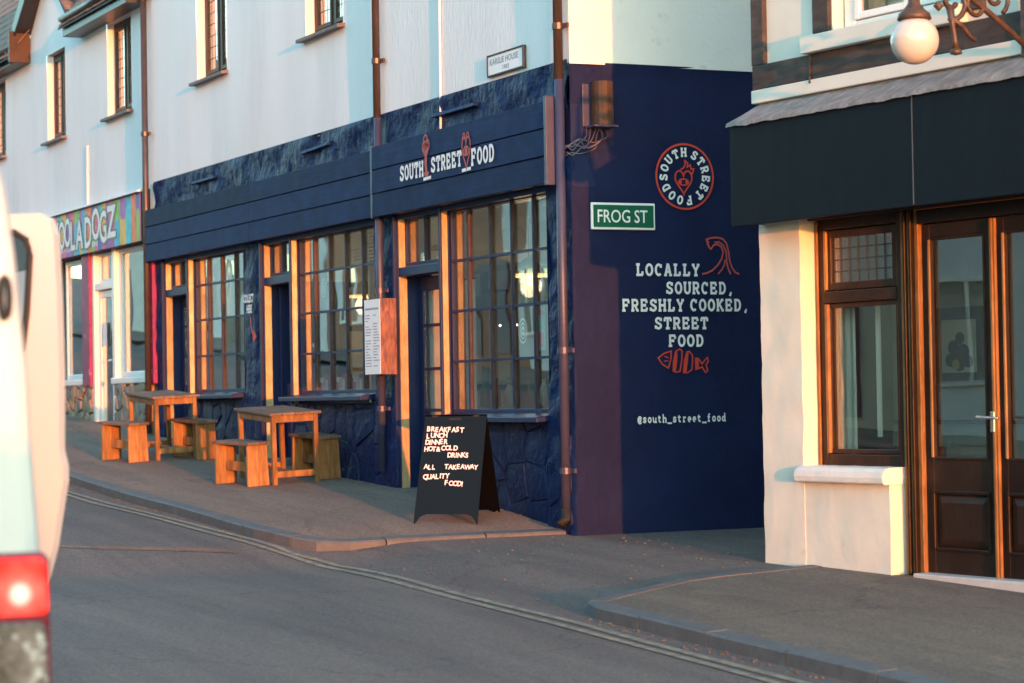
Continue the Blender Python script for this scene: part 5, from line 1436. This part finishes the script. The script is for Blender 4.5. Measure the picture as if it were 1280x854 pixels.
# ------------------------------------------------------------------ A-board
mA = Matrix.Translation((-.84,-.77,0)); 
ab_dir = Vector((.64,.77,0)).normalized(); ab_n = Vector((ab_dir.y,-ab_dir.x,0))
zf = G(-.84,-.77)
Mab = Matrix(((ab_dir.x, -ab_n.x, 0, -.84), (ab_dir.y, -ab_n.y, 0, -.77), (0, 0, 1, zf), (0, 0, 0, 1)))
ab = thing("a_board", (0,0,0), "dark grey folding A-board with pink and white menu lettering on the pavement corner", "sandwich board", mat4=Mab)
lean = .145; H = .885; wb, wt = .268, .262
def Ab(name, mb, m, parent=None, **k): return obj(name, mb, m, parent or ab, local=True, **k)
m_board = mat("slate_grey_board", (.003,.008,.013), .55, .06, 3, .05, 60, spec=.18)
m_boardback = mat("black_board_back", (.002,.002,.003), .8, .05, 3, 0, spec=.04)
def ab_front(u, v, d): # u across, v up the slope, d proud of the face
    t_ = v/H
    return (u, lean*2*0+t_*.36*.5-0-d*1.0, v+ -d*.0)
def panel(side):
    pts = [(-wb,0),(-wb+.05,.065),(-wb+.10,.085),(wb-.10,.085),(wb-.05,.065),(wb,0),(wt,H),(-wt,H)]
    tot = .76
    def f(u, v, d):
        y = v/H*tot/2
        return (u, (y-d) if side > 0 else (tot-y+d), v)
    n = len(pts); mb = MB(); vs = [f(u, v, 0) for u, v in pts]+[f(u, v, -.012) for u, v in pts]
    # split the outline in convex bits so the arch at the foot is kept
    quads = [(0,1,6+1,),]
    fs = [(0,1,7),(1,2,7),(2,3,6,7),(3,4,6),(4,5,6)]
    fs2 = [tuple(i+n for i in f_)[::-1] for f_ in fs]
    mb.add(vs, fs+fs2+[(i, (i+1) % n, n+(i+1) % n, n+i) for i in range(n)])
    return mb, f
mbp, ff = panel(1); Ab("front_panel", mbp, m_board)
fpn = bpy.data.objects[[o.name for o in ab.children if o.name.startswith("front_panel")][0]]
mbp, fb = panel(-1); Ab("back_panel", mbp, m_boardback)
Ab("handle_slot", MB().add([ff(-.055,H-.045,.0012),(ff(.045,H-.045,.0012)),ff(.045,H-.028,.0012),ff(-.055,H-.028,.0012)], [(0,1,2,3)]), m_rubber, fpn)
Ab("hinge", MB().box(-.2,-.15,.37,.39,H-.02,H+.001).box(.15,.2,.37,.39,H-.02,H+.001), m_rubber, fpn)
m_letter = mat("pinkish_white_letter", (.86,.70,.66), .5, .05, 5, 0)
def abtext(text, u, v, s, jitter, adv=None):
    mb = MB(); rnd = random.Random(hash(text) % 1000 if False else sum(map(ord, text))); x = u
    for i, ch in enumerate(text):
        if ch == ' ': x += s*.95; continue
        dv = rnd.uniform(-.004, .004)+jitter*i; 
        wch = {'I':.34,'!':.34,'W':1.12,'M':1.05,'&':.92}.get(ch, .80)
        vs, fs = font_mesh(ch, lambda a, b, l: ff(x+a*s*.95, v+dv+b*s*.98, .0022+.0), .05)
        mb.add(vs, fs); x += s*wch*1.10
    return mb
LT = [("BREAKFAST",-.237,.750,.0405,-.0012),("LUNCH",-.235,.697,.0405,.0005),("DINNER",-.240,.645,.0405,.0005),("HOT&COLD",-.243,.588,.0395,.001),("DRINKS",-.040,.535,.0395,.0005),
      ("ALL  TAKEAWAY",-.228,.445,.0385,-.0004),("QUALITY",-.228,.365,.0400,.0008),("FOOD!",-.040,.315,.0405,-.002)]
for tx, u, v, s, j in LT: Ab("lettering", abtext(tx, u, v, s, j), m_letter, fpn)

# ------------------------------------------------------------------ tables and stools
def slope_frame(x, y, rot):
    zx = (G(x+.4, y)-G(x-.4, y))/.8; zy = (G(x, y+.15)-G(x, y-.15))/.3
    nrm = Vector((-zx, -zy-.0, 1)).normalized()
    xa = Vector((math.cos(rot), math.sin(rot), 0)); xa = (xa-nrm*xa.dot(nrm)).normalized(); ya = nrm.cross(xa)
    m = Matrix((xa, ya, nrm)).transposed().to_4x4(); m.translation = Vector((x, y, G(x, y)+.003))
    return m
def make_table(mtx, label):
    t = thing("pub_table", (0,0,0), label, "table", "wooden tables outside the cafe", mat4=mtx)
    def T(name, mb, m, **k): return obj(name, mb, m, t, local=True, **k)
    L, Wd, Hh = .50, .235, .69
    for k in range(4):
        y0 = -Wd-.03+k*(2*Wd+.06)/4
        T("top_board", MB().box(-L-.03, L+.03, y0+.002, y0+(2*Wd+.06)/4-.002, Hh-.026, Hh-random.uniform(0,.003)), m_bench_top, bevel=.004)
    for sx in (-1, 1):
        for sy in (-1, 1):
            T("leg", MB().box(sx*L-.028 if sx > 0 else -L, sx*L if sx > 0 else -L+.028+.02, sy*Wd-(.028 if sy > 0 else -.0)-.02*(sy > 0), sy*Wd+(.048 if sy < 0 else 0), 0, Hh-.027) if False else MB().box(sx*(L-.025)-.025, sx*(L-.025)+.025, sy*(Wd-.022)-.022, sy*(Wd-.022)+.022, 0, Hh-.027), m_table, bevel=.004)
    for sy in (-1, 1): T("apron", MB().box(-L+.052, L-.052, sy*(Wd-.014)-.011, sy*(Wd-.014)+.011, Hh-.095, Hh-.028), m_table, bevel=.003)
    for sx in (-1, 1):
        T("apron", MB().box(sx*(L-.014)-.011, sx*(L-.014)+.011, -Wd+.046, Wd-.046, Hh-.095, Hh-.028), m_table, bevel=.003)
        T("stretcher", MB().box(sx*(L-.022)-.014, sx*(L-.022)+.014, -Wd+.046, Wd-.046, .07, .13), m_table, bevel=.003)
    T("stretcher", MB().box(-L+.04, L-.04, -.018, .018, .075, .12), m_table, bevel=.003)
    return t
def make_stool(mtx, label):
    t = thing("bench_stool", (0,0,0), label, "stool", "wooden stools beside the tables", mat4=mtx)
    def T(name, mb, m, **k): return obj(name, mb, m, t, local=True, **k)
    L, Wd, Hh = .27, .125, .42
    for k in range(2):
        y0 = -Wd-.005+k*(Wd+.005)
        T("seat_board", MB().box(-L-.035, L+.035, y0+.0015, y0+Wd+.0035, Hh-.03, Hh-.001*k), m_bench_top, bevel=.004)
    for sx in (-1, 1):
        mb = MB(); a = sx*(L-.015); 
        mb.hexa([(a-.014+sx*.012,-Wd+.004,0),(a+.014+sx*.012,-Wd+.004,0),(a+.014+sx*.012,Wd-.004,0),(a-.014+sx*.012,Wd-.004,0),(a-.014,-Wd+.012,Hh-.031),(a+.014,-Wd+.012,Hh-.031),(a+.014,Wd-.012,Hh-.031),(a-.014,Wd-.012,Hh-.031)])
        T("side_panel", mb, m_bench, bevel=.004)
    T("stretcher", MB().box(-L+.03, L-.03, -.012, .012, .13, .22), m_bench, bevel=.003)
    return t
def place_copy(src, mtx, label):
    c = src.copy(); COL.objects.link(c); c.matrix_world = mtx; c['label'] = label; WM[c.name] = mtx
    for ch in src.children:
        k = ch.copy(); COL.objects.link(k); k.parent = c
    return c
tab = make_table(slope_frame(-5.24,-.60,0), "square legged pine table with a dark weathered top, the one nearer the A-board")
place_copy(tab, slope_frame(-8.50,-.76,0), "pine table with a dark weathered top nearest the magenta shop front")
st = make_stool(slope_frame(-5.06,-1.04,math.radians(16)), "orange pine plank stool at the kerb side of the nearer table")
place_copy(st, slope_frame(-5.28,-.20,math.radians(8)), "pine plank stool in the shade between the nearer table and the wall")
place_copy(st, slope_frame(-8.28,-1.26,math.radians(16)), "orange pine plank stool at the kerb side of the farther table")
place_copy(st, slope_frame(-8.05,-.55,math.radians(10)), "orange pine plank stool right of the farther table by the wall")

# ------------------------------------------------------------------ white van with its front door open
def vy(z):
    return lerp([(-.05,-6.99),(.4,-6.985),(.71,-7.0),(1.0,-7.018),(1.18,-7.026),(1.31,-7.04),(1.49,-7.056),(1.66,-7.08),(1.73,-7.10),(1.82,-7.16),(1.87,-7.28)], z)
gz = road_z(10.8,-7.5)
van = thing("white_van", (8.5,-8.0,gz), "white van at the left edge with a lit red tail lamp and open door", "van")
CYv = -7.98
def van_section(x, k=1.0, zs=0.0, inset=0.0):
    """closed loop of the body at station x"""
    pts = []
    zz = [-.08,.2,.4,.71,1.0,1.18,1.31,1.49,1.66,1.73,1.82,1.87]
    for z in zz:
        y = vy(z)-inset; pts.append((x, CYv+(y-CYv)*k, z))
    top = [(x, CYv+.45*k, 1.90-zs), (x, CYv, 1.915-zs), (x, CYv-.45*k, 1.90-zs)]
    left = [(x, 2*CYv-p[1], p[2]) for p in pts[::-1]]
    return pts+top+left
def van_body():
    mb = MB(); st_ = [(10.80,.0,.045),(10.785,.0,.016),(10.76,.0,.0),(9.5,0,0),(8.0,0,0),(7.2,0,0.0)]
    secs = [van_section(x, 1, 0, i) for x, _, i in st_]
    # windscreen and nose
    def nose(x, ztop, kk):
        s = van_section(x, kk); return [(p[0], p[1], min(p[2], ztop+ (0.02 if p[2] > ztop else 0))) for p in s]
    secs += [nose(6.9, 1.80, .99), nose(6.3, 1.25, .98), nose(6.0, 1.0, .96), nose(5.6, .88, .93), nose(5.42, .7, .86)]
    n = len(secs[0]); vs = [p for s in secs for p in s]; fs = []
    for i in range(len(secs)-1):
        for j in range(n): fs.append((i*n+j, i*n+(j+1) % n, (i+1)*n+(j+1) % n, (i+1)*n+j))
    fs += [tuple(range(n)), tuple((len(secs)-1)*n+j for j in range(n))[::-1]]
    return mb.add(vs, fs)
obj("body", van_body(), m_vanwhite, van, smooth=False, bevel=.0)
# rear doors (two leaves), a shade proud, with handle recess
def rdoor(y0, y1):
    pts = [(y0,.05),(y1,.05),(y1,1.0),(y1-.012 if y1 > -7.5 else y1,1.5),(y1-.05 if y1 > -7.5 else y1,1.76),(y0,1.78)]
    return MB().prism(pts, lambda u, v, d: (10.80+d, u, v), .0, .022)
dr = obj("rear_door", rdoor(CYv+.01, -7.165), m_vanwhite, van, bevel=.008)
obj("rear_door", rdoor(2*CYv+7.165, CYv-.01), m_vanwhite, van, bevel=.008)
obj("handle", MB().tube([(10.83,-7.10-.0+.012*math.cos(a*math.pi/6)-.0, 1.37+.055*math.sin(a*math.pi/6)) for a in range(12)], .009, 6, True), m_rubber, dr, smooth=True)
obj("hinge", MB().box(10.82,10.84,-7.155,-7.125,.62,.70), m_vanwhite, dr, bevel=.006)
m_lred = emit("lit_red_lens", (.70,.012,.012), .11)
_nt = m_lred.node_tree; _b = _nt.nodes["Principled BSDF"]; _v = _nt.nodes.new("ShaderNodeTexVoronoi"); _v.inputs['Scale'].default_value = 16
_r = _nt.nodes.new("ShaderNodeValToRGB"); _r.color_ramp.elements[0].color = (1,.16,.12,1); _r.color_ramp.elements[1].color = (.5,.0,.0,1); _r.color_ramp.elements[1].position = .55
_tc = _nt.nodes.new("ShaderNodeTexCoord"); _nt.links.new(_tc.outputs['Object'], _v.inputs['Vector']); _nt.links.new(_v.outputs['Distance'], _r.inputs[0]); _nt.links.new(_r.outputs[0], _b.inputs['Emission Color']); _b.inputs['Roughness'].default_value = .15
_vd = _nt.nodes.new("ShaderNodeVectorMath"); _vd.operation = 'DISTANCE'; _vd.inputs[1].default_value = (2.35, .925, .605-gz)
_nt.links.new(_tc.outputs['Object'], _vd.inputs[0]); _rr = _nt.nodes.new("ShaderNodeValToRGB"); _e = _rr.color_ramp.elements
_e[0].position = .014; _e[0].color = (1,.78,.60,1); _e[1].position = .085; _e[1].color = (.55,.0,.0,1); _m = _rr.color_ramp.elements.new(.036); _m.color = (.9,.10,.07,1)
_nt.links.new(_vd.outputs['Value'], _rr.inputs[0]); _mx = _nt.nodes.new("ShaderNodeMix"); _mx.data_type = 'RGBA'; _mx.inputs[0].default_value = .3
_nt.links.new(_rr.outputs[0], _mx.inputs[6]); _nt.links.new(_r.outputs[0], _mx.inputs[7]); _nt.links.new(_mx.outputs[2], _b.inputs['Emission Color']); _b.inputs['Emission Strength'].default_value = .30
m_lclear = mat("clear_lens", (.13,.085,.075), .3, .85, 16, .3, 60, coat=.1, stain=(.5,.42,.38), stain_scale=14, stain_lo=.56, stain_hi=.66); m_ldark = mat("dark_red_lens", (.16,.01,.02), .15, .2, 9, 0, coat=.6)
def lens(z0, z1, e=0.0, y1=None):
    a = y1 or -6.99
    pts = [(-7.15,z0),(a-.01,z0),(a,z0+.015),(a-.004,z1-.02),(a-.02,z1),(-7.15,z1)]
    return MB().prism(pts, lambda u, v, d: (10.80+d, u, v), .0, .05+e)
lp = obj("tail_lamp", lens(.08,.712,-.008), m_ldark, van, bevel=.01)
obj("red_lens", lens(.548,.700,.0,-6.998), m_lred, lp, bevel=.01)
obj("clear_lens", lens(.33,.535,.0,-7.0), m_lclear, lp, bevel=.01)
obj("clear_lens", lens(.12,.315,.0,-7.0), m_lclear, lp, bevel=.01)
obj("bumper", MB().box(10.6,10.93,2*CYv+7.0,-7.0,-.12,.03), m_rubber, van, bevel=.03)
for x in (10.0, 6.3):
    for y in (-7.12, 2*CYv+7.12):
        zc = road_z(x, y)+.33
        n = 28; sgn = 1 if y > CYv else -1
        w_ = obj("wheel", MB().tube([(x, y-.11*sgn, zc), (x, y-.09*sgn, zc), (x, y+.09*sgn, zc), (x, y+.11*sgn, zc)], [.30,.33,.33,.30], n), m_rubber, van)
        obj("rim", MB().tube([(x, y+.1*sgn, zc), (x, y+.118*sgn, zc)], .19, 20), m_chrome, w_)
obj("windscreen", MB().add([(6.86,CYv-.72,1.76),(6.86,CYv+.72,1.76),(6.27,CYv+.84,1.28),(6.27,CYv-.84,1.28)], [(0,1,2,3)]), m_black, van)
# open front door: hinge at (7.35,-7.0), swung well out
ho = Vector((7.40,-7.0,0)); dv = Vector((.6,.8,0)); dn = Vector((.8,-.6,0))   # dn faces the camera side
def dp(s, z, d): p = ho+dv*s+dn*d; return (p.x, p.y, z)
outline = [(0,.42),(.10,.30),(.84,.30),(.90,.36),(.955,.55),(.985,.72),(1.0,.80),(1.0,.86),(.985,.92),(.99,1.2),(.985,1.5),(.975,1.74),(.955,1.80),(.92,1.82),(.36,1.82),(.12,1.36),(0,1.25)]
wnd = [(.15,1.32),(.40,1.70),(.46,1.745),(.82,1.75),(.865,1.72),(.88,1.66),(.865,1.45),(.845,1.30),(.80,1.25),(.25,1.25)]
def ring_panel(outer, inner, d0, d1):
    """solid panel with a hole, via bmesh fill"""
    bm = bmesh.new()
    def loop(pts, d):
        vs_ = [bm.verts.new(dp(s, z, d)) for s, z in pts]
        es = [bm.edges.new((vs_[i], vs_[(i+1) % len(vs_)])) for i in range(len(vs_))]
        return vs_, es
    mbx = MB()
    o1, e1 = loop(outer, d0); i1, e2 = loop(inner, d0)
    bmesh.ops.triangle_fill(bm, use_beauty=True, edges=e1+e2)
    bm.verts.index_update(); bm.verts.ensure_lookup_table()
    base = [tuple(v.co) for v in bm.verts]; tris = [tuple(v.index for v in f.verts) for f in bm.faces]; bm.free()
    off = dn*(d1-d0); top = [tuple(Vector(v)+off) for v in base]; nb = len(base)
    mbx.add(base+top, tris+[tuple(i+nb for i in t_) for t_ in tris])
    no, ni = len(outer), len(inner)
    mbx.add(base[:no]+top[:no], [(i, (i+1) % no, no+(i+1) % no, no+i) for i in range(no)])
    mbx.add(base[no:]+top[no:], [(i, (i+1) % ni, ni+(i+1) % ni, ni+i) for i in range(ni)])
    return mbx
fd = obj("front_door", ring_panel(outline, wnd, -.03, .03), m_vanwhite, van, bevel=.006)
obj("window_seal", MB().tube([dp(s, z, .032) for s, z in wnd], .014, 6, True), m_rubber, fd)
obj("pane", MB().prism(wnd, dp, -.003, .003), m_glass, fd)
obj("inner_panel", MB().prism([(.1,.42),(.78,.42),(.84,.62),(.84,1.15),(.1,1.15)], dp, .031, .05), mat("grey_door_trim",(.25,.25,.26),.6,.05,5,0), fd, bevel=.008)
for z in (.52, .60, .70): obj("latch", MB().prism([(.80,z),(.83,z),(.83,z+.03),(.80,z+.03)], dp, .03, .04), m_black, fd)
# second white van parked behind the photographer (seen only in the glass and by its shade)
D2 = Matrix.Translation((14.6, -1.15, -.42))
van2 = copy_tree(van, None, D2, skip=("front_door",))
van2['label'] = "second white van parked down the street behind the viewpoint, reflected in the windows"

# ------------------------------------------------------------------ opposite side of the street (seen in the glass)
OPP = [(-62,-50,(.62,.60,.56),6.3),(-50,-40,(.70,.70,.70),5.8),(-40,-29,(.33,.16,.10),6.4),(-29,-19,(.68,.68,.66),5.9),(-19,-9,(.62,.52,.40),6.2),(-9,1,(.70,.70,.70),5.8),(1,12,(.35,.20,.14),6.0)]
for i, (a, b, c, hh) in enumerate(OPP):
    z0 = road_z((a+b)/2, -13)-.3; Y = -13.0
    words = ["pale stone","white rendered","red brick","off-white rendered","sandy rendered","plain white","dark brick"][i]
    t = thing("terraced_house", ((a+b)/2,Y,z0), words+" terraced house across the street, reflected in the shop glass", "house", "terraced houses across the street")
    mw = mat("house_wall_%s" % words.replace(' ','_'), c, .85, .1, 2, .3, 20)
    n = 4; st_ = (b-a)/n; holes = []
    mb = MB(); mb.box(a, b-.02, Y-6, Y, z0, z0+.3+hh)
    obj("wall", mb, mw, t)
    for k in range(n):
        xm = a+st_*(k+.5)
        for zc, hz in ((z0+1.3, 1.5), (z0+4.1, 1.3)):
            if zc < z0+2 and k % 2 == 1:
                obj("door", MB().box(xm-.45, xm+.45, Y, Y+.05, z0+.3, z0+2.4), m_doordark if i % 2 else m_navy_joinery, t, bevel=.01); continue
            f = obj("window", frame_box(MB(), xm-.6, xm+.6, zc, zc+hz, Y, Y+.06, .07), m_upvc, t)
            obj("pane", MB().box(xm-.55, xm+.55, Y+.01, Y+.02, zc+.05, zc+hz-.05), m_glass_dark, f)
            obj("glazing_bar", MB().box(xm-.03, xm+.03, Y+.02, Y+.055, zc+.07, zc+hz-.07), m_upvc, f)
    zt_ = z0+.3+hh
    obj("roof", MB().add([(a-.1,Y+.4,zt_-.1),(b+.1,Y+.4,zt_-.1),(b+.1,Y-3,zt_+2.6),(a-.1,Y-3,zt_+2.6),(b+.1,Y-6.4,zt_-.1),(a-.1,Y-6.4,zt_-.1)], [(0,1,2,3),(3,2,4,5),(0,3,5),(1,4,2)]), m_tile, t)
